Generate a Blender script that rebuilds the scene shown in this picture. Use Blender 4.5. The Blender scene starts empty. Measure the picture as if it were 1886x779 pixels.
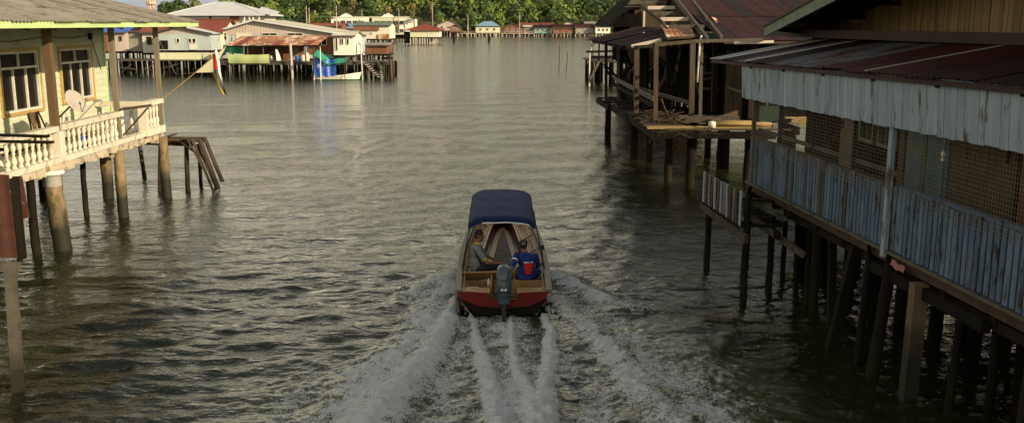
import bpy, math, random
import numpy as np
from mathutils import Vector, Matrix
random.seed(7); rng = np.random.default_rng(7)
scene = bpy.context.scene
COL = scene.collection

# ------------------------------------------------------------------ camera
F, CX, CY, H = 1750.0, 943.0, 389.5, 5.6
TH = math.atan((CY - 44) / F)
cam = bpy.data.cameras.new('camera'); camo = bpy.data.objects.new('camera', cam); COL.objects.link(camo)
camo.location = (0, 0, H); camo.rotation_euler = (math.pi / 2 - TH, 0, 0)
cam.sensor_width = 36; cam.lens = 36 * F / 1886; cam.clip_start = 0.1; cam.clip_end = 4000
scene.camera = camo

# ------------------------------------------------------------------ sky, sun, exposure
SUN_EL, SUN_AZ = math.radians(20), math.radians(126)      # azimuth measured from +Y towards +X
w = bpy.data.worlds.new('World'); scene.world = w; w.use_nodes = True
nt = w.node_tree; bg = nt.nodes['Background']
sky = nt.nodes.new('ShaderNodeTexSky'); sky.sky_type = 'NISHITA'; sky.sun_disc = False
sky.sun_elevation = SUN_EL; sky.sun_rotation = SUN_AZ
sky.air_density = 2.0; sky.dust_density = 0.6; sky.ozone_density = 0.5
hz = nt.nodes.new('ShaderNodeHueSaturation'); hz.inputs['Saturation'].default_value = .55; nt.links.new(sky.outputs[0], hz.inputs['Color'])
tn = nt.nodes.new('ShaderNodeMix'); tn.data_type = 'RGBA'; tn.blend_type = 'MULTIPLY'; tn.inputs[0].default_value = 1; tn.inputs[7].default_value = (1, .93, .80, 1)
nt.links.new(hz.outputs[0], tn.inputs[6])
# broken bright cloud over the whole sky, greyer in the haze down at the horizon
tc = nt.nodes.new('ShaderNodeTexCoord'); mp = nt.nodes.new('ShaderNodeMapping'); mp.inputs['Scale'].default_value = (2.2, 2.2, 5)
cn = nt.nodes.new('ShaderNodeTexNoise'); cn.inputs['Scale'].default_value = 1; cn.inputs['Detail'].default_value = 6
nt.links.new(tc.outputs['Generated'], mp.inputs[0]); nt.links.new(mp.outputs[0], cn.inputs['Vector'])
cr = nt.nodes.new('ShaderNodeMapRange'); cr.inputs[1].default_value = .36; cr.inputs[2].default_value = .60; cr.inputs[3].default_value = .45; cr.inputs[4].default_value = .85; nt.links.new(cn.outputs['Fac'], cr.inputs[0])
sx_ = nt.nodes.new('ShaderNodeSeparateXYZ'); nt.links.new(tc.outputs['Generated'], sx_.inputs[0])
hr_ = nt.nodes.new('ShaderNodeValToRGB'); nt.links.new(sx_.outputs['Z'], hr_.inputs[0])
el_ = hr_.color_ramp.elements; el_[0].position = .03; el_[0].color = (2.0, 2.1, 2.25, 1); el_[1].position = .14; el_[1].color = (9.6, 8.4, 5.9, 1)
e3 = el_.new(.38); e3.color = (3.0, 3.0, 2.8, 1); e4 = el_.new(.75); e4.color = (1.1, 1.2, 1.35, 1)
cm_ = nt.nodes.new('ShaderNodeMix'); cm_.data_type = 'RGBA'; hb = nt.nodes.new('ShaderNodeMapRange'); hb.inputs[1].default_value = .02; hb.inputs[2].default_value = .09; hb.inputs[3].default_value = 1; hb.inputs[4].default_value = 0; nt.links.new(sx_.outputs['Z'], hb.inputs[0])
mxh = nt.nodes.new('ShaderNodeMath'); mxh.operation = 'MAXIMUM'; nt.links.new(cr.outputs[0], mxh.inputs[0]); nt.links.new(hb.outputs[0], mxh.inputs[1]); nt.links.new(mxh.outputs[0], cm_.inputs[0]); nt.links.new(tn.outputs[2], cm_.inputs[6]); nt.links.new(hr_.outputs[0], cm_.inputs[7]); nt.links.new(cm_.outputs[2], bg.inputs[0])
bg.inputs[1].default_value = 0.14
sun = bpy.data.lights.new('sun', 'SUN'); sun.energy = 4.1; sun.angle = math.radians(0.6); sun.color = (1, .80, .55)
suno = bpy.data.objects.new('sun', sun); COL.objects.link(suno); suno.location = (40, -40, 60)
sd = Vector((math.sin(SUN_AZ) * math.cos(SUN_EL), math.cos(SUN_AZ) * math.cos(SUN_EL), math.sin(SUN_EL)))
suno.rotation_euler = sd.to_track_quat('Z', 'Y').to_euler()
vs = scene.view_settings; vs.view_transform = 'Standard'; vs.look = 'None'; vs.exposure = 0.72; vs.gamma = 1.0
vs.use_curve_mapping = False

# ------------------------------------------------------------------ measuring from the photograph
_c, _s = math.cos(TH), math.sin(TH)
def _ray(px, py):
    a = (px - CX) / F; b = (py - CY) / F
    return a, _c - b * _s, -_s - b * _c
def Pz(px, py, z=0.0):
    x, y, q = _ray(px, py); t = (z - H) / q
    return Vector((x * t, y * t, z))
def Py(px, py, Y):
    x, y, q = _ray(px, py); t = Y / y
    return Vector((x * t, Y, H + q * t))
def Px(px, py, X):
    x, y, q = _ray(px, py); t = X / x
    return Vector((X, y * t, H + q * t))

# ------------------------------------------------------------------ materials
MATS = {}
def mat(name, c1, c2=None, scale=1.5, zs=1.0, rough=.75, var=.0, stain=None, sth=.55, sscale=1.2, szs=.25,
        bump=.25, bscale=14., metal=0., spec=.4, hue=0.0, xyz=(1, 1), soft=.12, wet=0.):
    if name in MATS: return MATS[name]
    m = bpy.data.materials.new(name); m.use_nodes = True; nt = m.node_tree; N = nt.nodes; L = nt.links
    b = N['Principled BSDF']; b.inputs['Roughness'].default_value = rough; b.inputs['Metallic'].default_value = metal
    b.inputs['Specular IOR Level'].default_value = spec
    geo = N.new('ShaderNodeNewGeometry'); oi = N.new('ShaderNodeObjectInfo')
    off = N.new('ShaderNodeVectorMath'); off.operation = 'MULTIPLY_ADD'
    L.new(oi.outputs['Random'], off.inputs[0]); off.inputs[1].default_value = (37, 21, 53) if var > 0 else (0, 0, 0)
    L.new(geo.outputs['Position'], off.inputs[2])
    def noise(sc, z, det=5, ro=.6):
        mp = N.new('ShaderNodeMapping'); mp.inputs['Scale'].default_value = (sc * xyz[0], sc * xyz[1], sc * z)
        n = N.new('ShaderNodeTexNoise'); n.inputs['Scale'].default_value = 1; n.inputs['Detail'].default_value = det
        n.inputs['Roughness'].default_value = ro
        L.new(off.outputs[0], mp.inputs[0]); L.new(mp.outputs[0], n.inputs['Vector']); return n.outputs['Fac']
    def ramp(x, a, bb):
        r = N.new('ShaderNodeMapRange'); r.inputs[1].default_value = a; r.inputs[2].default_value = bb
        L.new(x, r.inputs[0]); return r.outputs[0]
    def mix(f, a, bcol):
        x = N.new('ShaderNodeMix'); x.data_type = 'RGBA'; L.new(f, x.inputs[0])
        for sock, v in ((x.inputs[6], a), (x.inputs[7], bcol)):
            if isinstance(v, (tuple, list)): sock.default_value = (*v[:3], 1)
            else: L.new(v, sock)
        return x.outputs[2]
    c2 = c2 or tuple(k * .7 for k in c1)
    col = mix(ramp(noise(scale, zs), .35, .65), c1, c2)
    if stain: col = mix(ramp(noise(sscale, szs, 6, .65), sth, sth + soft), col, stain)
    if wet:                                            # tide mark: everything near the water is wet and overgrown
        sp_ = N.new('ShaderNodeSeparateXYZ'); L.new(geo.outputs['Position'], sp_.inputs[0])
        ad = N.new('ShaderNodeMath'); ad.operation = 'MULTIPLY_ADD'; L.new(noise(3.0, .8, 4), ad.inputs[0]); ad.inputs[1].default_value = -.9; L.new(sp_.outputs['Z'], ad.inputs[2])
        col = mix(ramp(ad.outputs[0], wet, wet - .55), col, (.014, .013, .006))
    if var > 0:
        hs = N.new('ShaderNodeHueSaturation')
        r = N.new('ShaderNodeMapRange'); r.inputs[3].default_value = 1 - var; r.inputs[4].default_value = 1 + var
        L.new(oi.outputs['Random'], r.inputs[0]); L.new(r.outputs[0], hs.inputs['Value'])
        if hue:
            r2 = N.new('ShaderNodeMapRange'); r2.inputs[3].default_value = .5 - hue; r2.inputs[4].default_value = .5 + hue
            w2 = N.new('ShaderNodeMath'); w2.operation = 'MULTIPLY'; w2.inputs[1].default_value = 7.31
            w3 = N.new('ShaderNodeMath'); w3.operation = 'FRACT'
            L.new(oi.outputs['Random'], w2.inputs[0]); L.new(w2.outputs[0], w3.inputs[0]); L.new(w3.outputs[0], r2.inputs[0])
            L.new(r2.outputs[0], hs.inputs['Hue'])
        L.new(col, hs.inputs['Color']); col = hs.outputs[0]
    L.new(col, b.inputs['Base Color'])
    if bump:
        bp = N.new('ShaderNodeBump'); bp.inputs['Strength'].default_value = bump; bp.inputs['Distance'].default_value = .02
        L.new(noise(bscale, zs, 4), bp.inputs['Height']); L.new(bp.outputs[0], b.inputs['Normal'])
    MATS[name] = m; return m

M = dict(
 rusty_sheet=mat('rusty_sheet', (.085, .035, .022), (.055, .022, .015), 3, stain=(.20, .15, .11), sth=.60, sscale=6, szs=1, spec=.2),
 dish=mat('dish_enamel', (.40, .37, .32), (.33, .30, .26), 4, stain=(.20, .14, .09), sth=.62, sscale=7, szs=1),
 pale_green=mat('pale_green', (.50, .53, .38), (.43, .47, .34), .8, .6, var=.05, stain=(.32, .33, .19), sth=.55, sscale=2.2, szs=.3, soft=.2),
 green_trim=mat('green_trim', (.40, .55, .20), (.46, .58, .28), 2, stain=(.25, .27, .14), sth=.64, sscale=5),
 orange_trim=mat('orange_trim', (.42, .29, .09), (.34, .23, .07), 3, stain=(.2, .12, .05), sth=.62, sscale=5),
 white_frame=mat('white_frame', (.62, .60, .52), (.5, .48, .42), 3, stain=(.3, .26, .2), sth=.65, sscale=6),
 glass=mat('dark_glass', (.004, .004, .004), (.009, .008, .006), 1.0, rough=.2, bump=0, spec=.25),
 curtain=mat('curtain', (.035, .02, .012), (.01, .008, .006), 6, .1, rough=.9, bump=.1, xyz=(2, 2)),
 cream=mat('cream_paint', (.60, .56, .45), (.51, .47, .37), 2, .6, stain=(.26, .20, .12), sth=.57, sscale=3.5, szs=.5, var=.07),
 slab_edge=mat('slab_edge', (.50, .44, .31), (.40, .35, .25), 2, .6, stain=(.17, .13, .08), sth=.52, sscale=3.5, szs=.6),
 post_brown=mat('post_brown', (0.1228, 0.0781, 0.0391), (0.0893, 0.0558, 0.0279), 3, .3, stain=(0.0391, 0.0279, 0.0167), sth=.6, sscale=4, var=.1, spec=.2),
 concrete=mat('pile_concrete', (.25, .175, .09), (.15, .11, .055), 3, .7, stain=(.075, .070, .018), sth=.50, sscale=4, szs=.5, bump=.7, var=.12, wet=.7),
 asbestos=mat('asbestos_sheet', (.27, .24, .19), (.20, .18, .14), 1.6, stain=(.08, .07, .055), sth=.53, sscale=2.6, szs=1, var=.10),
 old_wood=mat('old_wood', (0.0626, 0.0442, 0.0258), (0.0368, 0.0258, 0.0147), 3, .25, stain=(0.0147, 0.0129, 0.0074), sth=.58, sscale=4, var=.22, bump=.5, hue=.01, spec=.2, wet=.45),
 grey_wood=mat('grey_wood', (0.0843, 0.0738, 0.0548), (0.0548, 0.0464, 0.0337), 4, .2, stain=(0.0211, 0.0190, 0.0127), sth=.58, sscale=4, var=.2, bump=.5, hue=.01, spec=.2, wet=.35),
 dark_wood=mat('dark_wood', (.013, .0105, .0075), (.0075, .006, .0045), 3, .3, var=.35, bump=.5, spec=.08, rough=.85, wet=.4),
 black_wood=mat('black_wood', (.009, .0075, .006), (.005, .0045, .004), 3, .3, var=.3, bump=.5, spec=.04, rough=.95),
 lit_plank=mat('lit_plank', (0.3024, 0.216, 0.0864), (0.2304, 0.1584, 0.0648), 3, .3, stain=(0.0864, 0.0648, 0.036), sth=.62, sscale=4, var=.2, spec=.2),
 rust_red=mat('rust_red', (0.0443, 0.0076, 0.0050), (0.0253, 0.0055, 0.0038), 1.2, stain=(0.0717, 0.0232, 0.0105), sth=.6, sscale=2.2, szs=1, var=.18, rough=.7, soft=.2, spec=.25),
 rust_dark=mat('rust_dark', (0.0204, 0.0041, 0.0031), (0.0109, 0.0034, 0.0027), 1.2, stain=(0.0374, 0.0136, 0.0075), sth=.62, sscale=1.5, szs=1, var=.3, rough=.65, soft=.2, spec=.25),
 rust_grey=mat('rust_grey', (0.0600, 0.0690, 0.0750), (0.0960, 0.1020, 0.1050), 1.2, stain=(0.0450, 0.0090, 0.0066), sth=.47, sscale=.9, szs=1, var=.2, rough=.6, soft=.08, xyz=(.5, 1.6), spec=.3),
 rust_orange=mat('rust_orange', (.36, .15, .06), (.24, .09, .04), 1.5, stain=(.55, .46, .35), sth=.50, sscale=.9, szs=1, var=.3, soft=.10),
 silver=mat('silver_roof', (.50, .52, .52), (.44, .46, .46), 1, var=.04, rough=.6, bump=.05),
 cream_roof=mat('cream_roof', (.50, .47, .38), (.43, .40, .32), 1, stain=(.30, .25, .18), sth=.64, sscale=.5, szs=1, var=.05, bump=.1),
 red_roof=mat('red_roof', (.22, .055, .030), (.15, .04, .025), .6, stain=(.12, .05, .035), sth=.6, sscale=.6, szs=1, var=.1),
 clad_white=mat('clad_white', (0.2604, 0.3066, 0.3444), (0.1848, 0.2352, 0.2856), 2.2, .25, stain=(0.0630, 0.0437, 0.0252), sth=.55, sscale=2.8, szs=.5, var=.10, soft=.12, hue=.005, xyz=(1.6, 1.6), spec=.25, bump=.4),
 clad_blue=mat('clad_blue', (0.1848, 0.2352, 0.2940), (0.2268, 0.2688, 0.3108), 2.5, .25, stain=(0.0672, 0.0504, 0.0336), sth=.58, sscale=3, szs=.5, var=.1, spec=.25),
 batten_blue=mat('batten_blue', (0.0468, 0.0858, 0.1365), (0.0936, 0.1287, 0.1677), 5, .3, stain=(0.0281, 0.0234, 0.0211), sth=.53, sscale=6, szs=.4, var=.18, hue=.015, soft=.1, spec=.25),
 batten_bare=mat('batten_bare', (0.0576, 0.0504, 0.0432), (0.0360, 0.0298, 0.0240), 5, .3, stain=(0.0720, 0.0960, 0.1296), sth=.6, sscale=6, szs=.4, var=.25, spec=.2),
 blue_rail=mat('blue_rail', (0.035, 0.077, 0.154), (0.063, 0.091, 0.126), 4, .3, stain=(0.021, 0.021, 0.021), sth=.6, sscale=4),
 blue_door=mat('blue_door', (.10, .19, .26), (.08, .14, .16), 3, .3, stain=(.08, .08, .05), sth=.6, sscale=4, var=.1),
 green_door=mat('green_door', (.14, .19, .11), (.10, .14, .09), 3, .3, var=.1),
 plywood=mat('plywood', (0.0809, 0.0547, 0.0262), (0.0619, 0.0405, 0.0190), 1.5, .4, stain=(0.0238, 0.0167, 0.0095), sth=.62, sscale=2, var=.12),
 yellow_clad=mat('yellow_clad', (0.2079, 0.1481, 0.0630), (0.1575, 0.1103, 0.0473), 3, .2, stain=(0.0221, 0.0158, 0.0088), sth=.55, sscale=1.5, szs=.25, var=.2, xyz=(1.5, 1.5), spec=.2),
 barge_green=mat('barge_green', (0.105, 0.147, 0.105), (0.154, 0.175, 0.133), 3, .8, stain=(0.042, 0.0385, 0.0245), sth=.57, sscale=3, szs=1, spec=.2),
 wire=mat('galvanised_wire', (.22, .19, .13), (.14, .10, .06), 4, rough=.5, bump=0),
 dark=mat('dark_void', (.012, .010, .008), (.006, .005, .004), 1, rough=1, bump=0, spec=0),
 pale_blue_wall=mat('pale_blue_wall', (.40, .46, .44), (.34, .40, .40), .7, .5, stain=(.26, .25, .19), sth=.6, sscale=.6, szs=.7, var=.03),
 white_wall=mat('white_wall', (.60, .57, .47), (.52, .49, .40), .5, stain=(.32, .27, .19), sth=.62, sscale=.6, szs=.5),
 bright_wall=mat('bright_wall', (.72, .70, .60), (.66, .63, .54), .5, bump=.05),
 pink_board=mat('pinkish_board', (.46, .39, .33), (.40, .34, .29), .7, .4, stain=(.28, .23, .18), sth=.6, sscale=.8, szs=.3),
 grey_sheet=mat('grey_sheet', (.27, .26, .22), (.20, .19, .16), .8, .4, stain=(.12, .09, .06), sth=.6, sscale=1, var=.1),
 brown_wall=mat('brown_wall', (.20, .085, .04), (.12, .055, .03), .8, .4, stain=(.05, .035, .025), sth=.6, sscale=1, var=.1),
 yellow_wall=mat('pale_yellow_wall', (.54, .55, .37), (.48, .49, .33), .5, stain=(.35, .35, .22), sth=.64, sscale=.5, bump=.05),
 aqua_wall=mat('aqua_wall', (.20, .34, .29), (.16, .27, .23), .6, stain=(.12, .12, .09), sth=.6, sscale=.6),
 blue_roof=mat('blue_roof', (.16, .30, .42), (.13, .25, .36), .5, bump=.05),
 blue_tarp=mat('blue_tarpaulin', (.012, .06, .33), (.02, .10, .42), 2.2, rough=.4, stain=(.30, .37, .50), sth=.60, sscale=1.6, szs=.8, soft=.03),
 green_tarp=mat('green_tarpaulin', (.01, .30, .15), (.012, .22, .12), 1.0, rough=.5, bump=.1),
 lime_cloth=mat('lime_cloth', (.36, .42, .18), (.31, .37, .16), 1.5, .4, rough=.9),
 orange_stone=mat('orange_stone', (.55, .36, .22), (.48, .30, .18), .4),
 white_paint=mat('white_paint', (.70, .68, .60), (.60, .57, .50), 3, stain=(.35, .30, .22), sth=.66, sscale=4),
 boat_green=mat('boat_green', (.02, .16, .07), (.02, .12, .05), 2, bump=0, rough=.4),
 navy=mat('navy_canvas', (0.0051, 0.0187, 0.0723), (0.0043, 0.0145, 0.0553), 2.5, rough=.8, bump=.3, bscale=9, spec=.2),
 boat_wood=mat('boat_wood', (0.405, 0.2228, 0.081), (0.297, 0.1553, 0.054), 5, .6, rough=.45, stain=(0.135, 0.0743, 0.0338), sth=.62, sscale=5, var=.12, xyz=(3, .5), bump=.1),
 boat_floor=mat('boat_floor', (.12, .10, .065), (.08, .065, .042), 6, rough=.85, stain=(.05, .04, .03), sth=.6, sscale=6),
 boat_red=mat('boat_red', (0.1728, 0.0130, 0.0086), (0.1080, 0.0108, 0.0086), 3, rough=.35, stain=(0.0648, 0.0216, 0.0162), sth=.64, sscale=4, bump=.08, spec=.25),
 boat_hull=mat('boat_hull', (0.012, 0.0084, 0.0072), (0.0072, 0.006, 0.006), 3, rough=.35, bump=.08, spec=.12),
 gunwale=mat('gunwale_wood', (0.204, 0.1742, 0.119), (0.1445, 0.1232, 0.085), 5, .3, rough=.6, stain=(0.0765, 0.0595, 0.0425), sth=.62, sscale=5, xyz=(3, .5)),
 engine=mat('engine_cowl', (.045, .075, .105), (.04, .066, .095), 2, rough=.28, bump=0, spec=.5),
 black=mat('black_rubber', (.010, .010, .011), (.007, .007, .008), 2, rough=.5, bump=0),
 red=mat('red_cloth', (.50, .015, .012), (.42, .012, .01), 2, bump=.05, rough=.8),
 white=mat('white_cloth', (.72, .72, .72), (.66, .66, .66), 2, bump=.05, rough=.8),
 royal=mat('blue_jersey', (0.0096, 0.0280, 0.1760), (0.0064, 0.0160, 0.1120), 9, bump=.2, rough=.8, stain=(0.0160, 0.0560, 0.3360), sth=.58, sscale=14, szs=1),
 grey_shirt=mat('grey_polo', (0.1785, 0.1870, 0.1955), (0.1530, 0.1615, 0.1700), 5, rough=.9, bump=.3),
 yellow=mat('yellow_trim', (.50, .36, .02), (.45, .32, .02), 3, rough=.9, bump=0),
 trousers=mat('dark_trousers', (.018, .02, .028), (.012, .014, .02), 5, rough=.9),
 skin=mat('skin', (.20, .095, .05), (.17, .08, .042), 5, rough=.55, bump=.05),
 hair=mat('hair', (.008, .007, .006), (.012, .010, .008), 30, rough=.7, bump=.5, bscale=60),
 minaret=mat('minaret_stone', (.62, .40, .26), (.56, .36, .24), .5),
 bark=mat('bark', (.16, .12, .08), (.09, .07, .05), 2, .3, bump=.5),
)

# ------------------------------------------------------------------ mesh helpers
W = {}                                     # world offset of every object used as a parent
class MB:
    def __init__(s): s.v = []; s.f = []
    def add(s, vs, fs):
        n = len(s.v); s.v += [tuple(p) for p in vs]; s.f += [tuple(n + i for i in f) for f in fs]; return s
    def box(s, a, b):
        (x0, y0, z0), (x1, y1, z1) = a, b
        x0, x1 = min(x0, x1), max(x0, x1); y0, y1 = min(y0, y1), max(y0, y1); z0, z1 = min(z0, z1), max(z0, z1)
        return s.add([(x0, y0, z0), (x1, y0, z0), (x1, y1, z0), (x0, y1, z0), (x0, y0, z1), (x1, y0, z1), (x1, y1, z1), (x0, y1, z1)],
                     [(0, 3, 2, 1), (4, 5, 6, 7), (0, 1, 5, 4), (1, 2, 6, 5), (2, 3, 7, 6), (3, 0, 4, 7)])
    def bar(s, p, q, wd, ht, up=(0, 0, 1)):
        p, q = Vector(p), Vector(q); d = (q - p).normalized(); r = d.cross(Vector(up))
        if r.length < 1e-3: r = d.cross(Vector((1, 0, 0)))
        r.normalize(); u = r.cross(d); r *= wd / 2; u *= ht / 2
        return s.add([p - r - u, p + r - u, p + r + u, p - r + u, q - r - u, q + r - u, q + r + u, q - r + u],
                     [(0, 1, 2, 3), (7, 6, 5, 4), (0, 4, 5, 1), (1, 5, 6, 2), (2, 6, 7, 3), (3, 7, 4, 0)])
    def tube(s, pts, rs, n=8, cap=True):
        pts = [Vector(p) for p in pts]
        if not isinstance(rs, (list, tuple)): rs = [rs] * len(pts)
        d0 = (pts[1] - pts[0]).normalized(); r = d0.cross(Vector((0, 0, 1)))
        if r.length < 1e-2: r = Vector((1, 0, 0))
        r.normalize(); V = []
        for i, p in enumerate(pts):
            d = (pts[min(i + 1, len(pts) - 1)] - pts[max(i - 1, 0)]).normalized()
            r = (r - d * r.dot(d)).normalized(); u = d.cross(r)
            V += [p + (r * math.cos(2 * math.pi * k / n) + u * math.sin(2 * math.pi * k / n)) * rs[i] for k in range(n)]
        fs = [(i * n + k, i * n + (k + 1) % n, (i + 1) * n + (k + 1) % n, (i + 1) * n + k) for i in range(len(pts) - 1) for k in range(n)]
        if cap: fs += [tuple(range(n))[::-1], tuple((len(pts) - 1) * n + k for k in range(n))]
        return s.add(V, fs)
    def lathe(s, c, prof, n=10):
        return s.tube([(c[0], c[1], c[2] + z) for z, r in prof], [r for z, r in prof], n)
    def poly(s, pts, off):
        pts = [Vector(p) for p in pts]; off = Vector(off); n = len(pts)
        return s.add(pts + [p + off for p in pts], [tuple(range(n)), tuple(range(2 * n - 1, n - 1, -1))] +
                     [(i, n + i, n + (i + 1) % n, (i + 1) % n) for i in range(n)])
    def ball(s, c, r, n=10, m=7, M3=None):
        c = Vector(c); V = []
        for i in range(m + 1):
            t = math.pi * i / m
            for k in range(n):
                a = 2 * math.pi * k / n
                p = Vector((math.sin(t) * math.cos(a) * r[0], math.sin(t) * math.sin(a) * r[1], math.cos(t) * r[2]))
                if M3: p = M3 @ p
                V.append(c + p)
        return s.add(V, [(i * n + k, (i + 1) * n + k, (i + 1) * n + (k + 1) % n, i * n + (k + 1) % n) for i in range(m) for k in range(n)])
    def grid(s, fn, nu, nv):
        V = [fn(i / nu, j / nv) for j in range(nv + 1) for i in range(nu + 1)]
        return s.add(V, [(j * (nu + 1) + i, j * (nu + 1) + i + 1, (j + 1) * (nu + 1) + i + 1, (j + 1) * (nu + 1) + i) for j in range(nv) for i in range(nu)])

def tag(o, label=None, cat=None, group=None, kind=None):
    if label: o['label'] = label
    if cat: o['category'] = cat
    if group: o['group'] = group
    if kind: o['kind'] = kind
    return o
def thing(name, label, cat, loc, group=None):
    o = bpy.data.objects.new(name, None); COL.objects.link(o); o.location = loc; o.empty_display_size = .2
    W[o] = Vector(loc); return tag(o, label, cat, group)
def part(name, mb, m, parent=None, kind=None, label=None, cat=None, group=None, smooth=False, loc=None):
    off = W[parent] if parent is not None else Vector(loc or (0, 0, 0))
    me = bpy.data.meshes.new(name); me.from_pydata([(p[0] - off.x, p[1] - off.y, p[2] - off.z) for p in mb.v], [], mb.f)
    me.materials.append(M[m] if isinstance(m, str) else m)
    if smooth: me.shade_smooth()
    o = bpy.data.objects.new(name, me); COL.objects.link(o)
    if parent is not None: o.parent = parent
    else: o.location = off
    W[o] = off
    return tag(o, label, cat, group, kind)
def struct(name, mb, m, **k): return part(name, mb, m, kind='structure', **k)
UM = {}
def unit(kind, m):
    if (kind, m) in UM: return UM[(kind, m)]
    b = MB()
    if kind == 'box': b.box((-.5, -.5, -.5), (.5, .5, .5))
    if kind == 'board':                                 # a plank with a slight wear to its ends and faces
        zs = [-.5, -.17, .2, .5]; V = []
        for i, z in enumerate(zs):
            j = [.0, .03, -.025, .01][i]
            V += [(-.5 + j, -.5, z), (.5 + j * .6, -.5, z + (.006 if i == 3 else 0)), (.5 + j * .6, .5, z), (-.5 + j, .5, z)]
        fs = [(3, 2, 1, 0), (12, 13, 14, 15)]
        for i in range(3):
            for k in range(4): fs.append((i * 4 + k, i * 4 + (k + 1) % 4, i * 4 + 4 + (k + 1) % 4, i * 4 + 4 + k))
        b.add(V, fs)
    if kind == 'pole':
        pts = [(random.uniform(-.06, .06) * (0 < i < 6), random.uniform(-.06, .06) * (0 < i < 6), i / 6 - .5) for i in range(7)]
        b.tube(pts, [.5 * (1.08 - .12 * i / 6) * random.uniform(.94, 1.06) for i in range(7)], 10)
    me = bpy.data.meshes.new(kind + '_' + m); me.from_pydata(b.v, [], b.f); me.materials.append(M[m])
    if kind == 'pole': me.shade_smooth()
    UM[(kind, m)] = me; return me
def put(name, me, parent, mtx, **k):
    o = bpy.data.objects.new(name, me); COL.objects.link(o)
    if parent is not None: o.parent = parent; mtx = Matrix.Translation(-W[parent]) @ mtx
    o.matrix_local = mtx; W[o] = mtx.translation + (W[parent] if parent else Vector())
    return tag(o, **k)
def slab(name, parent, m, a, b, kind='box', **k):        # axis aligned box from corner a to corner b, shared mesh
    a, b = Vector(a), Vector(b); c = (a + b) / 2; s = b - a
    return put(name, unit(kind, m), parent, Matrix.Translation(c) @ Matrix.Diagonal((abs(s.x), abs(s.y), abs(s.z), 1)), **k)
def beam(name, parent, m, p, q, wd=.1, ht=.1, kind='box', up=(0, 0, 1), **k):
    p, q = Vector(p), Vector(q); d = (q - p); ln = d.length; d.normalize(); r = Vector(up).cross(d)
    if r.length < 1e-3: r = Vector((1, 0, 0))
    r.normalize(); u = d.cross(r)
    R = Matrix((r, u, d)).transposed().to_4x4()
    return put(name, unit(kind, m), parent, Matrix.Translation((p + q) / 2) @ R @ Matrix.Diagonal((wd, ht, ln, 1)), **k)
def pole(name, parent, m, p, q, r, **k): return beam(name, parent, m, p, q, 2 * r, 2 * r, kind='pole', **k)

def corr(A, B, U, Lf, pitch=.25, amp=.03, nrow=2, l0=0., l1=None, t0=0., t1=1., sub=4, lap=0.0):
    """corrugated sheet: eave A->B, unit up-slope U, Lf(t) length of slope, columns t0..t1"""
    A, B, U = Vector(A), Vector(B), Vector(U).normalized(); e = B - A; nrm = e.normalized().cross(U)
    if nrm.z < 0: nrm = -nrm
    wdt = e.length; n = max(2, int((t1 - t0) * wdt / pitch * sub)); b = MB(); V = []
    for j in range(nrow + 1):
        for i in range(n + 1):
            t = t0 + (t1 - t0) * i / n; L = Lf(t); lo = min(l0, L); hi = L if l1 is None else min(l1, L)
            q = lo + (hi - lo) * j / nrow
            V.append(A + e * t + U * q + nrm * (amp * math.sin(2 * math.pi * t * wdt / pitch) + lap))
    b.add(V, [(j * (n + 1) + i, j * (n + 1) + i + 1, (j + 1) * (n + 1) + i + 1, (j + 1) * (n + 1) + i) for j in range(nrow) for i in range(n)])
    return b
def sheets(parent, m, A, B, U, Lf, sw=.85, pitch=.14, amp=.018, rows=1, jit=.012, name='roof_sheet', und='dark_wood'):
    A, B = Vector(A), Vector(B); wd = (B - A).length; n = max(1, round(wd / sw)); Lm = max(Lf(i / 20) for i in range(21))
    for r in range(rows):
        for k in range(n):
            t0, t1 = k / n, (k + 1) / n + (.06 / wd if k < n - 1 else 0)
            mm = m if isinstance(m, str) else random.choice(m)
            l0, l1 = Lm * r / rows - (.12 if r else 0), (Lm * (r + 1) / rows if r < rows - 1 else None)
            if Lf((t0 + t1) / 2) < l0 + .05: continue
            e0 = random.uniform(-.05, .03) if r == 0 else 0
            b = corr(A, B, U, Lf, pitch, amp, 3, l0 + e0, l1, t0, min(t1, 1), lap=jit * random.random() + .006 * (k % 2) + .02 * r)
            part(name, b, mm, parent, smooth=True)

# ------------------------------------------------------------------ river surface, wake and foam
def axis(lo, hi, fine0, fine1, st, g):
    a = list(np.arange(fine0, fine1, st)); s = st; x = fine1
    while x < hi: a.append(x); s *= g; x += s
    a.append(hi); s = st; x = fine0 - st; pre = []
    while x > lo: pre.append(x); s *= g; x -= s
    pre.append(lo); return np.array(pre[::-1] + a)
gx = axis(-900, 900, -6.4, 6.4, .036, 1.03); gy = axis(-120, 700, 12.2, 19.6, .036, 1.0145)
X, Y = np.meshgrid(gx, gy); sx = np.gradient(gx)[None, :]; sy = np.gradient(gy)[:, None]
Z = np.zeros_like(X)
for k in range(90):
    lam = .32 * (5.2 / .32) ** (rng.random() ** 1.5); th = rng.normal(0, .75) + math.pi / 2 + .25
    a = .027 * lam / (2 * math.pi) * (1.25 if lam < 1.3 else .33) * rng.uniform(.6, 1.4)
    kx, ky = 2 * math.pi / lam * math.cos(th), 2 * math.pi / lam * math.sin(th)
    att = np.clip((lam / 4.0 - np.abs(kx * lam / 6.28) * sx - np.abs(ky * lam / 6.28) * sy) / (lam / 6.0), 0, 1)
    ph = rng.uniform(0, 6.28) + .5 * np.sin(X * .31 + k) + .5 * np.sin(Y * .27 + 2.1 * k)
    Z += a * att * np.sin(kx * X + ky * Y + ph)
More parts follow.
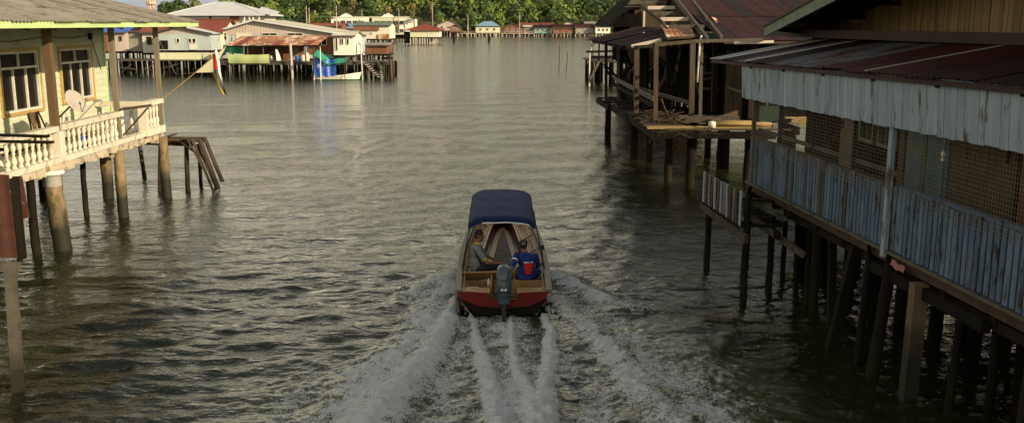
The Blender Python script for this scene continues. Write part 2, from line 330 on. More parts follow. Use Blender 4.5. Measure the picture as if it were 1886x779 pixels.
def vnoise(x, y, seed):
    xi = np.floor(x).astype(np.int64); yi = np.floor(y).astype(np.int64); fx = x - xi; fy = y - yi
    fx = fx * fx * (3 - 2 * fx); fy = fy * fy * (3 - 2 * fy)
    def h(i, j):
        n = (i * 374761393 + j * 668265263 + seed * 982451653) & 0x7fffffff
        n = ((n ^ (n >> 13)) * 1274126177) & 0x7fffffff
        return (n & 0xffff) / 65535.
    return (h(xi, yi) * (1 - fx) + h(xi + 1, yi) * fx) * (1 - fy) + (h(xi, yi + 1) * (1 - fx) + h(xi + 1, yi + 1) * fx) * fy
def fbm(x, y, seed, o=4):
    return sum(vnoise(x * 2 ** i, y * 2 ** i, seed + i) * .5 ** (i + 1) for i in range(o)) / (1 - .5 ** o)
ys = (gy > 11.0) & (gy < 21.5); xs = (gx > -7) & (gx < 7)
iy, ix = np.where(ys)[0], np.where(xs)[0]; SL = np.ix_(iy, ix); x_, y_ = X[SL], Y[SL]
foam = np.zeros_like(X); turb = np.zeros_like(X)
wx = x_ + .12 * (fbm(x_ * 2.5, y_ * 2.5, 11, 2) - .5) + .10 * (fbm(x_ * 9, y_ * 9, 13, 4) - .5); wy = y_ + .12 * (fbm(x_ * 2.5, y_ * 2.5, 31, 2) - .5) + .10 * (fbm(x_ * 9, y_ * 9, 33, 4) - .5)
def dist(pts, w0, w1, fade=0.):
    """1 at the line, falling to 0 at the width, which grows from w0 to w1 along the line"""
    P = [Pz(*p) for p in pts]; best = np.zeros_like(x_); n = len(P) - 1
    for i in range(n):
        a, b = P[i], P[i + 1]; d = b - a; L2 = d.x ** 2 + d.y ** 2
        t = np.clip(((wx - a.x) * d.x + (wy - a.y) * d.y) / L2, 0, 1)
        r = np.hypot(wx - a.x - t * d.x, wy - a.y - t * d.y); ww = w0 + (w1 - w0) * (i + t) / n
        best = np.maximum(best, np.clip(1 - r / ww, 0, 1) * (1 - fade * ((i + t) / n) ** 1.5))
    return best
A1 = dist([(838, 565), (815, 625), (770, 690), (715, 750), (680, 830)], .22, .75)
A2 = dist([(836, 530), (800, 555), (770, 620), (700, 690), (655, 760), (640, 830)], .40, 1.05)
A3 = dist([(830, 515), (770, 535), (735, 560)], .6, .6, .6)
A4 = dist([(640, 690), (720, 665), (800, 610)], .20, .45)
B1 = dist([(868, 572), (880, 640), (900, 720), (925, 800)], .07, .34)
C1 = dist([(936, 590), (948, 670), (972, 730), (980, 800)], .06, .28)
D1 = dist([(1000, 565), (1012, 610), (1016, 650), (1004, 710), (1000, 800)], .08, .34)
E1 = dist([(925, 565), (935, 680), (950, 830)], .75, 1.05)
E2 = dist([(850, 575), (830, 680), (800, 830)], .26, .75)
R1 = dist([(1012, 545), (1060, 590), (1110, 640), (1165, 700), (1250, 800)], .35, .9)
R2 = dist([(1015, 510), (1080, 545), (1150, 570), (1200, 575)], .65, .75, .55)
R3 = dist([(1130, 600), (1190, 680), (1290, 760), (1330, 820)], .7, 1.7)
R4 = dist([(1040, 640), (1080, 700), (1100, 830)], .2, .6)
G1 = dist([(760, 640), (560, 720), (520, 830)], 1.6, 1.8)
G2 = dist([(1180, 620), (1320, 720), (1400, 830)], 1.4, 1.8)
sm = lambda v: v * v * (3 - 2 * v)
fz = np.maximum.reduce([A1 * 1.2, A2 ** .7 * .66, A3 * .78, np.sqrt(A4) * .66, B1 * 1.38, C1 * 1.15, D1 * 1.35,
                        np.sqrt(E1) * .50, np.sqrt(E2) * .48, sm(R1) * .60, R2 * .70, np.sqrt(R3) * .46, np.sqrt(R4) * .50, sm(G1) * .32, sm(G2) * .26])
cl = .30 + 1.45 * fbm(x_ * 3.4, y_ * 2.6, 91, 5); fz *= np.where(np.maximum.reduce([B1, C1, D1]) > .05, .45 + .55 * np.maximum(cl, .9), cl)
under = (np.abs(x_ + .18) < .85) & (y_ > 17.75); fz = np.where(under, fz * .2, fz)
foam[SL] = fz
turb[SL] = np.clip(np.maximum.reduce([G1, G2, A2 * 1.2, E1 * 1.3, R3, E2, R1]), 0, 1)
lump = fbm(x_ * 7, y_ * 7, 5, 3) - .5; lump2 = fbm(x_ * 2.5, y_ * 2.5, 77, 2) - .5
Z[SL] = Z[SL] * (1 - .5 * np.clip(fz, 0, 1)) * (1 - .55 * np.clip(1.6 * turb[SL], 0, 1)) + (.22 * sm(A1) + .10 * sm(A2) + .16 * sm(A3) + .09 * sm(B1) + .06 * sm(C1) + .09 * sm(D1) + .10 * sm(R1) + .17 * sm(R2)
         + .03 * sm(E1) + .02 * sm(R3)) + np.clip(fz * 1.6, 0, 1) * (.12 * lump + .06 * lump2 + .05 * (fbm(x_ * 16, y_ * 16, 55, 2) - .5))
Z[SL] -= np.where(under, .10, 0)
ny_, nx_ = X.shape
me = bpy.data.meshes.new('river'); nv = nx_ * ny_
me.vertices.add(nv); me.vertices.foreach_set('co', np.stack([X, Y, Z], -1).astype(np.float32).ravel())
ii = (np.arange(ny_ - 1)[:, None] * nx_ + np.arange(nx_ - 1)[None, :]).ravel()
q = np.stack([ii, ii + 1, ii + nx_ + 1, ii + nx_], -1).astype(np.int32)
me.loops.add(q.size); me.loops.foreach_set('vertex_index', q.ravel()); me.polygons.add(len(q))
me.polygons.foreach_set('loop_start', np.arange(0, q.size, 4, dtype=np.int32)); me.polygons.foreach_set('loop_total', np.full(len(q), 4, dtype=np.int32))
me.update(calc_edges=True); me.shade_smooth()
for nm, arr in (('foam', foam), ('silt', turb)):
    at = me.attributes.new(nm, 'FLOAT', 'POINT'); at.data.foreach_set('value', arr.astype(np.float32).ravel())
m = bpy.data.materials.new('river_water'); m.use_nodes = True; nt = m.node_tree; N = nt.nodes; L = nt.links
b = N['Principled BSDF']; out = N['Material Output']
geo = N.new('ShaderNodeNewGeometry')
def nn(sc, det, ro=.6, xyz=(1, 1, 1)):
    mp = N.new('ShaderNodeMapping'); mp.inputs['Scale'].default_value = tuple(sc * k for k in xyz)
    n = N.new('ShaderNodeTexNoise'); n.inputs['Scale'].default_value = 1; n.inputs['Detail'].default_value = det; n.inputs['Roughness'].default_value = ro
    L.new(geo.outputs['Position'], mp.inputs[0]); L.new(mp.outputs[0], n.inputs['Vector']); return n.outputs['Fac']
def mth(op, a, bb=None, cc=None):
    n = N.new('ShaderNodeMath'); n.operation = op
    for i, v in enumerate((a, bb, cc)):
        if v is None: continue
        if isinstance(v, (int, float)): n.inputs[i].default_value = v
        else: L.new(v, n.inputs[i])
    return n.outputs[0]
def rmp(x, a, c):
    r = N.new('ShaderNodeMapRange'); r.interpolation_type = 'SMOOTHSTEP'; r.inputs[1].default_value = a; r.inputs[2].default_value = c; L.new(x, r.inputs[0]); return r.outputs[0]
fa = N.new('ShaderNodeAttribute'); fa.attribute_name = 'foam'; ta = N.new('ShaderNodeAttribute'); ta.attribute_name = 'silt'
fn = nn(8.0, 10, .82); fn2 = nn(32, 4, .75)
fsum = mth('ADD', mth('MULTIPLY', fn, 1.0), mth('MULTIPLY', fn2, .75))           # about .67 on average
fm = rmp(mth('ADD', fsum, mth('MULTIPLY', fa.outputs['Fac'], .82)), 1.17, 1.30)
fm = mth('MULTIPLY', fm, rmp(fa.outputs['Fac'], .0, .16))
mx = N.new('ShaderNodeMix'); mx.data_type = 'RGBA'; L.new(ta.outputs['Fac'], mx.inputs[0])
mx.inputs[6].default_value = (.014, .017, .006, 1); mx.inputs[7].default_value = (.062, .064, .026, 1)
L.new(mx.outputs[2], b.inputs['Base Color']); b.inputs['Roughness'].default_value = .07; b.inputs['IOR'].default_value = 1.333
sep = N.new('ShaderNodeSeparateXYZ'); L.new(geo.outputs['Position'], sep.inputs[0])
rr = N.new('ShaderNodeMapRange'); rr.inputs[1].default_value = 15; rr.inputs[2].default_value = 130; rr.inputs[3].default_value = .035; rr.inputs[4].default_value = .11; L.new(sep.outputs['Y'], rr.inputs[0]); L.new(rr.outputs[0], b.inputs['Roughness'])   # ripples too fine to model where the river widens
w1 = nn(4.6, 4, .55, (.7, 1.3, 1)); w2 = nn(10, 3, .5, (.8, 1.2, 1)); w3 = nn(1.1, 2, .5, (.6, 1.4, 1))
hgt = mth('ADD', mth('ADD', mth('MULTIPLY', w1, .050), mth('MULTIPLY', w2, .011)), mth('MULTIPLY', w3, .085))
bp = N.new('ShaderNodeBump'); bp.inputs['Strength'].default_value = 1; bp.inputs['Distance'].default_value = 1.0
hgt = mth('MULTIPLY', hgt, mth('SUBTRACT', 1.0, mth('MULTIPLY', ta.outputs['Fac'], .65)))
L.new(hgt, bp.inputs['Height']); L.new(bp.outputs[0], b.inputs['Normal'])
fb = N.new('ShaderNodeBsdfPrincipled'); fb.inputs['Base Color'].default_value = (.86, .88, .84, 1); fb.inputs['Roughness'].default_value = .7
fcm = N.new('ShaderNodeMix'); fcm.data_type = 'RGBA'; fcm.inputs[6].default_value = (.26, .28, .22, 1); fcm.inputs[7].default_value = (.95, .96, .93, 1)
L.new(rmp(mth('ADD', mth('MULTIPLY', fn, 1.5), mth('ADD', mth('MULTIPLY', fn2, 1.1), mth('MULTIPLY', fa.outputs['Fac'], .60))), 1.28, 1.68), fcm.inputs[0]); L.new(fcm.outputs[2], fb.inputs['Base Color'])   # thin aerated water to thick white foam
bp2 = N.new('ShaderNodeBump'); bp2.inputs['Distance'].default_value = .12; bp2.inputs['Strength'].default_value = .9
L.new(fsum, bp2.inputs['Height']); L.new(bp2.outputs[0], fb.inputs['Normal'])
ms = N.new('ShaderNodeMixShader'); L.new(fm, ms.inputs[0]); L.new(b.outputs[0], ms.inputs[1]); L.new(fb.outputs[0], ms.inputs[2]); L.new(ms.outputs[0], out.inputs[0])
me.materials.append(m)
river = bpy.data.objects.new('river', me); COL.objects.link(river); tag(river, 'brown green river water with ripples and a white foaming wake', kind='structure')

# spray thrown up along the foaming edges
P8 = [(1, 0, 0), (-1, 0, 0), (0, 1, 0), (0, -1, 0), (0, 0, 1), (0, 0, -1)]
F8 = [(0, 2, 4), (2, 1, 4), (1, 3, 4), (3, 0, 4), (2, 0, 5), (1, 2, 5), (3, 1, 5), (0, 3, 5)]
sp = MB()
def spray(px, py, sd_, n, zmax):
    for _ in range(n):
        t = random.random(); i = random.randrange(len(px)); c = Pz(px[i] + random.gauss(0, sd_), py[i] + random.gauss(0, sd_ * .7))
        r = .003 + .007 * random.random() ** 2; z = zmax * random.random() ** 2 + .04
        sp.add([(c.x + a * r, c.y + bb * r, z + q * r) for a, bb, q in P8], F8)
spray([836, 826, 800, 780, 770], [535, 545, 560, 590, 560], 20, 3600, .36)
spray([1018, 1030, 1060, 1100], [520, 535, 550, 575], 20, 3600, .34)
spray([780, 740, 700, 660, 640], [650, 690, 720, 700, 740], 30, 3200, .2)
spray([880, 905, 950, 1012, 1005], [620, 700, 680, 620, 690], 14, 1500, .14)
spray([1100, 1140, 1180, 1230], [600, 640, 690, 720], 32, 2400, .14)
part('spray_droplets', sp, 'white', kind='stuff', label='white spray droplets thrown up beside the boat wake')

# ------------------------------------------------------------------ hills and far bank
def hill_h(x, y):
    k = min(1, max(0, (x + 172) / 60)); d = max(0, y - 438)
    return .6 + min(d, 260) * (.015 + .345 * k) * (1 - .25 * min(1, d / 260)) + 2.0 * math.sin(x * .021 + 1) * min(1, d / 40) + 1.2 * math.sin(x * .06 + y * .03) * min(1, d / 40)
b = MB()
def hf(u, v):
    x = -560 + 1200 * u; y = 428 + 330 * v
    return (x, y, -.8 if v == 0 else hill_h(x, y))
b.grid(hf, 90, 26)
mat('hill_ground', (.055, .065, .02), (.035, .045, .015), .15, bump=0, stain=(.20, .15, .07), sth=.66, sscale=.05, szs=1)
M['hill_ground'] = MATS['hill_ground']
struct('wooded_hill', b, 'hill_ground', smooth=True, label='low hillside rising behind the far river bank')

def leafmat(name, c1, c2):
    m = mat(name, c1, c2, .35, 1, rough=.6, var=.28, bump=0, spec=.25, hue=.018); M[name] = m
    return m
leafmat('leaf_olive', (0.1268, 0.1529, 0.0272), (0.0558, 0.0819, 0.0173)); leafmat('leaf_dark', (0.0456, 0.0743, 0.0198), (0.0284, 0.0491, 0.0148))
leafmat('leaf_bright', (0.1521, 0.1966, 0.0346), (0.0913, 0.1310, 0.0247)); leafmat('leaf_brown', (0.2028, 0.1638, 0.0617), (0.1318, 0.1310, 0.0432)); leafmat('leaf_deep', (0.0608, 0.0928, 0.0222), (0.0355, 0.0601, 0.0161))
def crown(R, Hh, nl, nq, q, z0):
    """leaf clumps spread over uneven lobes: little faces, with gaps between the lobes"""
    b = MB(); lobes = []
    for i in range(nl):
        a = random.uniform(0, 6.28); r = R * .62 * math.sqrt(random.random()); z = z0 + Hh * random.uniform(.12, .85)
        k = 1 - abs((z - z0) / Hh - .45) * .9
        lobes.append((Vector((r * math.cos(a) * k, r * math.sin(a) * k, z)), R * random.uniform(.24, .46)))
    for c, rad in lobes:
        for _ in range(nq):
            d = Vector((random.gauss(0, 1), random.gauss(0, 1), random.gauss(.25, .9))).normalized()
            p = c + d * rad * random.uniform(.72, 1.12); nrm = (d + Vector((random.gauss(0, .35), random.gauss(0, .35), random.gauss(.15, .35)))).normalized()
            t = nrm.cross(Vector((random.gauss(0, 1), random.gauss(0, 1), random.gauss(0, 1)))).normalized(); u = nrm.cross(t); s = q * random.uniform(.6, 1.35)
            b.add([p - t * s - u * s * .5, p + t * s * .9 - u * s * .6, p + t * s + u * s * .6, p - t * s * .7 + u * s * .7], [(0, 1, 2, 3)])
    return b, lobes
def tree_kind(mname, R, Hh, nl, nq, q, th, wood='bark'):
    z0 = th * .55; cb, lobes = crown(R, Hh, nl, nq, q, z0)
    tb = MB().tube([(0, 0, -1.5), (.1, 0, th * .5), (.0, .15, th), (.1, 0, th + Hh * .45)], [.32, .24, .18, .05], 6)
    for c, r in lobes[:6]: tb.tube([(0, .1, th * .75), ((c.x) * .5, c.y * .5, (th * .75 + c.z) / 2 + .3), tuple(c)], [.12, .08, .03], 4)
    def me_of(nm, bb, mm):
        me = bpy.data.meshes.new(nm); me.from_pydata(bb.v, [], bb.f); me.materials.append(M[mm]); return me
    return me_of('crown', cb, mname), me_of('trunk', tb, wood)
KINDS = [
 ('leaf_olive', 5.6, 9.5, 17, 75, .42, 5, 'rounded olive green tree in the woods on the far hillside', 'olive green trees on the far hillside'),
 ('leaf_dark', 5.2, 10, 16, 75, .40, 5, 'dark green tree in the woods on the far hillside', 'dark green trees on the far hillside'),
 ('leaf_bright', 5.0, 8.5, 15, 75, .42, 4, 'bright yellow green tree in the woods on the far hillside', 'bright green trees on the far hillside'),
 ('leaf_deep', 4.2, 12, 16, 75, .40, 6, 'tall deep green tree in the woods on the far hillside', 'tall deep green trees on the far hillside'),
 ('leaf_brown', 3.6, 8, 12, 60, .34, 5, 'thin brownish tree with sparse leaves on the far hillside', 'thin brownish trees on the far hillside')]
KM = [tree_kind(k[0], *k[1:7]) for k in KINDS]
def plant_tree(ki, x, y, z, s, sz=1.0, label=None, group=None):
    k = KINDS[ki]
    t = thing('tree', label or k[7], 'tree', (x, y, z), group or (None if label else k[8])); t.rotation_euler.z = random.uniform(0, 6.28); t.scale = (s, s, s * sz)
    for nm, me in (('crown', KM[ki][0]), ('trunk', KM[ki][1])):
        o = bpy.data.objects.new(nm, me); COL.objects.link(o); o.parent = t
for r, (y0, sp_, s0) in enumerate([(443, 8.5, .62), (456, 9.5, .85), (472, 10.5, 1.0), (492, 11.5, 1.05), (516, 13, 1.15), (545, 15, 1.25)]):
    x = -262 + 3 * r
    while x < (168 if r < 4 else 150):
        yy = y0 + random.uniform(-5, 6); z = hill_h(x, yy)
        bandk = math.sin(x * .045 + r) + random.gauss(0, .8)
        ki = 0 if bandk > .9 else 2 if bandk > .3 else 3 if bandk > -.3 else 1 if bandk > -1.3 else 4
        if x > -25 and ki == 4: ki = 2
        s = s0 * random.uniform(.78, 1.2)
        if x < -150: s *= .5
        if x < -165 and r > 2: x += sp_; continue
        if r == 0 and (-84 < x < -34 or random.random() < .25): x += sp_; continue
        plant_tree(ki, x + random.uniform(-2, 2), yy, z - .5, s, random.uniform(.85, 1.2)); x += sp_ * random.uniform(.75, 1.25)
# the canopy between the trees one can tell apart
b = MB(); mi = []
for _ in range(1500):
    x = random.uniform(-176, 175); yy = 441 + 115 * random.random(); z = hill_h(x, yy) + random.uniform(1.5, 6.5); r = random.uniform(2.2, 4.2); k_ = random.choice((0, 0, 1, 2, 2, 3))
    if -84 < x < -34 and yy < 466: continue
    if x < -140: r *= .6; z -= 2
    for _ in range(34):
        d = Vector((random.gauss(0, 1), random.gauss(-.3, 1), random.gauss(.35, .8))).normalized(); p = Vector((x, yy, z)) + d * r * random.uniform(.75, 1.1); n_ = (d + Vector((random.gauss(0, .3), random.gauss(0, .3), random.gauss(.1, .3)))).normalized()
        t_ = n_.cross(Vector((random.gauss(0, 1), random.gauss(0, 1), random.gauss(0, 1)))).normalized(); u = n_.cross(t_); s = random.uniform(.4, .85)
        b.add([p - t_ * s - u * s * .5, p + t_ * s * .9 - u * s * .6, p + t_ * s + u * s * .6, p - t_ * s * .7 + u * s * .7], [(0, 1, 2, 3)]); mi.append(k_)
o = part('woodland', b, 'leaf_olive', kind='stuff', label='dense mass of mixed green foliage covering the far hillside')
for mm in ('leaf_dark', 'leaf_deep', 'leaf_bright'): o.data.materials.append(M[mm])
o.data.polygons.foreach_set('material_index', mi)
# low scrub that closes the foot of the wood
b = MB()
for _ in range(9000):
    x = random.uniform(-270, 170); yy = 436 + 100 * random.random() ** 1.6; z = hill_h(x, yy) + 3.2 * random.random() ** 1.5
    if -84 < x < -34 and yy < 462: continue
    s = random.uniform(.35, .9); d = Vector((random.gauss(0, .6), -1 + random.gauss(0, .5), random.gauss(.7, .5))).normalized(); t = d.cross(Vector((random.random(), .2, 1))).normalized(); u = d.cross(t); p = Vector((x, yy, z))
    b.add([p - t * s - u * s * .5, p + t * s * .9 - u * s * .6, p + t * s + u * s * .6, p - t * s * .7 + u * s * .7], [(0, 1, 2, 3)])
part('scrub', b, 'leaf_deep', kind='stuff', label='low green scrub along the foot of the wooded hill')

# ------------------------------------------------------------------ windows, walls and houses
def win(root, O, R, N, w, h, low=2, up=0, tr=.27, fr='white_frame', trim=None, glass='glass', fw=.07, dp=.08, recess=.05, proud=False):
    """window whose lower left corner is O, along R, facing N"""
    O, R, N = Vector(O), Vector(R).normalized(), Vector(N).normalized(); Zv = Vector((0, 0, 1))
    if proud: recess, dp = 0, dp + .04
    def bx(b, u0, u1, z0, z1, n0, n1):
        V = [O + R * u + Zv * z + N * n for z in (z0, z1) for u, n in ((u0, n0), (u1, n0), (u1, n1), (u0, n1))]
        b.add(V, [(0, 3, 2, 1), (4, 5, 6, 7), (0, 1, 5, 4), (1, 2, 6, 5), (2, 3, 7, 6), (3, 0, 4, 7)])
    f = MB(); bx(f, 0, w, 0, fw, -recess, dp); bx(f, 0, w, h - fw, h, -recess, dp); bx(f, 0, fw, fw, h - fw, -recess, dp); bx(f, w - fw, w, fw, h - fw, -recess, dp)
    wi = part('window', f, fr, root)
    if up: f = MB(); bx(f, fw, w - fw, h * (1 - tr) - fw / 2, h * (1 - tr) + fw / 2, -recess, dp - .012); part('transom', f, fr, wi)
    for i in range(1, low):
        f = MB(); u = w * i / low; bx(f, u - fw * .35, u + fw * .35, fw, (h * (1 - tr) - fw / 2 if up else h - fw), -recess, dp - .02); part('mullion', f, fr, wi)
    for i in range(1, up):
        f = MB(); u = w * i / up; bx(f, u - fw * .35, u + fw * .35, h * (1 - tr) + fw / 2, h - fw, -recess, dp - .02); part('mullion', f, fr, wi)
    f = MB(); bx(f, fw * .5, w - fw * .5, fw * .5, h - fw * .5, -recess - .02, .045 if proud else -recess * .5); part('pane', f, glass, wi)
    if trim:
        f = MB(); t = .09; bx(f, -t, w + t, -t, 0, 0, dp + .03); bx(f, -t, w + t, h, h + t, 0, dp + .03); bx(f, -t, 0, 0, h, 0, dp + .025); bx(f, w, w + t, 0, h, 0, dp + .025)
        part('trim', f, trim, wi)
    return wi
def siding(b, A, B, N, z0, z1, pitch=.25, lip=.025):
    A, B, N = Vector(A), Vector(B), Vector(N); n = max(1, round((z1 - z0) / pitch)); h = (z1 - z0) / n
    for i in range(n):
        za, zb = z0 + i * h, z0 + (i + 1) * h
        p = [Vector((q.x, q.y, z)) + N * o for q, z, o in ((A, za, lip), (B, za, lip), (B, zb, 0), (A, zb, 0))]
        lo = [Vector((q.x, q.y, za)) for q in (A, B)]
        b.add(p + lo, [(0, 1, 2, 3), (4, 5, 1, 0)])
def ribs(b, A, B, N, z0, z1f, pitch=.3, dp=.02):
    """upright boards as shallow ribs, the top following z1f(t)"""
    A, B, N = Vector(A), Vector(B), Vector(N); L_ = (B - A).length; n = max(1, round(L_ / pitch))
    for i in range(n):
        t0, t1 = i / n + .06 / n, (i + 1) / n - .06 / n; P = A.lerp(B, t0), A.lerp(B, t1); o = N * dp
        V = [Vector((P[0].x, P[0].y, z0)) + o, Vector((P[1].x, P[1].y, z0)) + o, Vector((P[1].x, P[1].y, z1f(t1))) + o, Vector((P[0].x, P[0].y, z1f(t0))) + o]
        b.add(V + [v - o * 2 for v in V], [(0, 1, 2, 3), (0, 3, 7, 4), (1, 5, 6, 2), (4, 5, 1, 0)])
def piles(root, x0, x1, y0, y1, zt, m='dark_wood', dx=1.2, dy=1.6, r=.09, j=.12, zb=-.6, name='pile'):
    """a stand of house piles, too small to pick apart one by one"""
    b = MB(); y = y0
    while y <= y1 + .01:
        x = x0
        while x <= x1 + .01:
            a, c = x + random.uniform(-j, j), y + random.uniform(-j, j); rr = r * random.uniform(.7, 1.35)
            b.tube([(a + random.uniform(-j, j) * .6, c, zb), (a, c, zt)], [rr, rr * .9], 6); x += dx * random.uniform(.75, 1.25)
        y += dy
    return part(name, b, m, root, kind='stuff', smooth=True)
def house(name, label, cat, x0, x1, y0, y1, zf, zw, wall, roof, rt='x', rise=1.2, ov=.5, pitch=.28, amp=.03, gable=None, style='siding', pil='dark_wood', pdx=1.2, pr=.09,
          fascia='grey_wood', group=None, floor='dark_wood', ridge=None, sidewall=None, thick=.18):
    """stilt house with its front on y0; rt: ridge along 'x', along 'y' (gable to the front) or 'hip'"""
    t = thing(name, label, cat, ((x0 + x1) / 2, y0, zf), group); W_, D_ = x1 - x0, y1 - y0
    core = MB()
    fn = (lambda b, A, B, N, a, c: siding(b, A, B, N, a, c)) if style == 'siding' else (lambda b, A, B, N, a, c: ribs(b, A, B, N, a, lambda q: c))
    b = MB(); fn(b, (x0, y0, 0), (x1, y0, 0), (0, -1, 0), zf, zw); part('front_wall', b, wall, t)
    b = MB(); fn(b, (x1, y0, 0), (x1, y1, 0), (1, 0, 0), zf, zw); part('side_wall', b, sidewall or wall, t)
    b = MB(); fn(b, (x0, y1, 0), (x0, y0, 0), (-1, 0, 0), zf, zw)
    core.box((x0 + .02, y0 + .02, zf), (x1 - .02, y1, zw)); part('side_wall', b, sidewall or wall, t); part('inner_wall', core, wall, t)
    b = MB().box((x0 - .1, y0 - .12, zf - .22), (x1 + .1, y1, zf)); part('floor_beam', b, floor, t)
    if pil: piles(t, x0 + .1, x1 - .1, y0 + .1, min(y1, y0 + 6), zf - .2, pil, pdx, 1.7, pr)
    ex0, ex1, ey0, ey1 = x0 - ov, x1 + ov, y0 - ov, y1 + ov
    if rt == 'x':
        half = (ey1 - ey0) / 2; sl = math.hypot(half, rise)
        part('roof', corr((ex0, ey0, zw), (ex1, ey0, zw), (0, half, rise), lambda q: sl, pitch, amp), roof, t, smooth=True)
        part('back_roof', corr((ex1, ey1, zw), (ex0, ey1, zw), (0, -half, rise), lambda q: sl, pitch, amp), roof, t, smooth=True)
        for xx, nx in ((x1, 1), (x0, -1)):
            part('gable', MB().poly([(xx, y0, zw - .02), (xx, y1, zw - .02), (xx, (y0 + y1) / 2, zw + rise * (1 - ov / half))], (-.05 * nx, 0, 0)), gable or wall, t)
        part('fascia', MB().bar((ex0, ey0, zw - .02), (ex1, ey0, zw - .02), .04, thick), fascia, t)
        part('ridge_cap', MB().bar((ex0, (ey0 + ey1) / 2, zw + rise + .04), (ex1, (ey0 + ey1) / 2, zw + rise + .04), .3, .05), roof, t)
    elif rt == 'y':
        xr = ex0 + (ex1 - ex0) * (ridge if ridge is not None else .5); ln = ey1 - ey0
        for s, xe, (pa, pb) in ((1, ex0, ((ex0, ey1, zw), (ex0, ey0, zw))), (-1, ex1, ((ex1, ey0, zw), (ex1, ey1, zw)))):
            run = abs(xr - xe); sl = math.hypot(run, rise)
            part('roof', corr(pa, pb, (s * run, 0, rise), lambda q, sl=sl: sl, pitch, amp), roof, t, smooth=True)
        b = MB(); q0 = (x0 - ex0) / (xr - ex0); q1 = (ex1 - x1) / (ex1 - xr); za, zb = zw + rise * q0, zw + rise * q1
        def top(tt):
            x = x0 + (x1 - x0) * tt
            return zw + rise * ((x - ex0) / (xr - ex0) if x < xr else (ex1 - x) / (ex1 - xr)) - .03
        ribs(b, (x0, y0, 0), (x1, y0, 0), (0, -1, 0), zw, top, .35, .03); part('gable', b, gable or wall, t)
        b = MB().poly([(x0, y0, zw), (x1, y0, zw), (x1, y0, zb - .04), (xr, y0, zw + rise - .06), (x0, y0, za - .04)], (0, .1, 0)); part('gable_backing', b, gable or wall, t)
        b = MB().bar((ex0, ey0, zw), (xr, ey0, zw + rise), thick, .05, up=(0, 1, 0)); b.bar((xr, ey0, zw + rise), (ex1, ey0, zw), thick, .05, up=(0, 1, 0)); part('barge_board', b, fascia, t)
    else:
        half = (ey1 - ey0) / 2; sl = math.hypot(half, rise); wl = ex1 - ex0
        L1 = lambda q: min(sl, q * wl / half * sl, (1 - q) * wl / half * sl)
        L2 = lambda q: min(sl, q * 2 * sl, (1 - q) * 2 * sl)
        part('roof', corr((ex0, ey0, zw), (ex1, ey0, zw), (0, half, rise), L1, pitch, amp), roof, t, smooth=True)
        part('back_roof', corr((ex1, ey1, zw), (ex0, ey1, zw), (0, -half, rise), L1, pitch, amp), roof, t, smooth=True)
        part('hip_roof', corr((ex1, ey0, zw), (ex1, ey1, zw), (-half, 0, rise), L2, pitch, amp), roof, t, smooth=True)
        part('hip_roof', corr((ex0, ey1, zw), (ex0, ey0, zw), (half, 0, rise), L2, pitch, amp), roof, t, smooth=True)
        b = MB().bar((ex0, ey0, zw - .03), (ex1, ey0, zw - .03), .05, thick); b.bar((ex1, ey0 + .03, zw - .03), (ex1, ey1, zw - .03), .05, thick); part('fascia', b, fascia, t)
        b = MB(); r0, r1 = (ex0 + half, (ey0 + ey1) / 2, zw + rise), (ex1 - half, (ey0 + ey1) / 2, zw + rise)
        for p, q in ((r0, r1), ((ex0, ey0, zw), r0), ((ex1, ey0, zw), r1)): b.bar(p, q, .25, .08)
        part('ridge_cap', b, fascia, t)
    return t
def fwin(t, Y, pl, pt, pr_, pb, low=2, up=0, fr='white_frame', **k):
    """window in a front wall at distance Y, measured by its edges in the photograph"""
    a = Py(pl, pb, Y); c = Py(pr_, pt, Y)
    return win(t, (a.x, Y, a.z), (1, 0, 0), (0, -1, 0), c.x - a.x, c.z - a.z, low, up, fr=fr, fw=.06, dp=.06, proud=True, **k)

# ------------------------------------------------------------------ green house on the left
g = thing('stilt_house', 'pale green boarded stilt house with orange window trim and a white balustrade on its balcony', 'house', (-13.6, 24, 2.2))
XW = -13.6
wins = [(25.4, 27.5, 3.22, 4.85), (28.85, 30.95, 3.28, 4.85), (21.6, 23.7, 3.22, 4.85)]
n = 17; hh = (5.62 - 2.2) / n
for i in range(n):
    z0, z1 = 2.2 + i * hh, 2.2 + (i + 1) * hh; cuts = [13.5]
    for a, c, za, zb in sorted(wins):
        if z1 > za + .04 and z0 < zb - .04: cuts += [a, c]
    cuts.append(32.0)
    for k in range(0, len(cuts), 2):
        b = MB(); ya, yb = cuts[k], cuts[k + 1]; o = random.uniform(0, .004)
        b.add([(XW + .022 + o, ya, z0), (XW + .022 + o, yb, z0), (XW, yb, z1), (XW, ya, z1), (XW - .02, ya, z0), (XW - .02, yb, z0), (XW - .02, yb, z1), (XW - .02, ya, z1)],
              [(0, 1, 2, 3), (4, 5, 1, 0), (7, 6, 5, 4), (0, 3, 7, 4), (1, 5, 6, 2)])
        part('board', b, 'pale_green', g)
for a, c, za, zb in wins: win(g, (XW, a, za), (0, 1, 0), (1, 0, 0), c - a, zb - za, 3, 2, .27, trim='orange_trim', fw=.06, dp=.05, recess=.06, glass='glass')
for a, c, za, zb in wins[:2]:                           # curtains hanging behind the panes
    b = MB(); b.grid(lambda u, v: (XW - .28 + .03 * math.sin(u * 40), a + .05 + u * .75, za + v * (zb - za)), 40, 1); b.grid(lambda u, v: (XW - .28 + .03 * math.sin(u * 40), c - .8 + u * .75, za + v * (zb - za)), 40, 1)
slab('corner_board', g, 'green_trim', (XW - .05, 32.0, 2.1), (XW + .05, 32.1, 5.6))
b = MB().box((-20, 14, 2.15), (XW - .5, 32.0, 6.0)); b.box((XW - .5, 31.9, 2.15), (XW - .03, 32, 5.6)); part('inner_wall', b, 'pale_green', g)
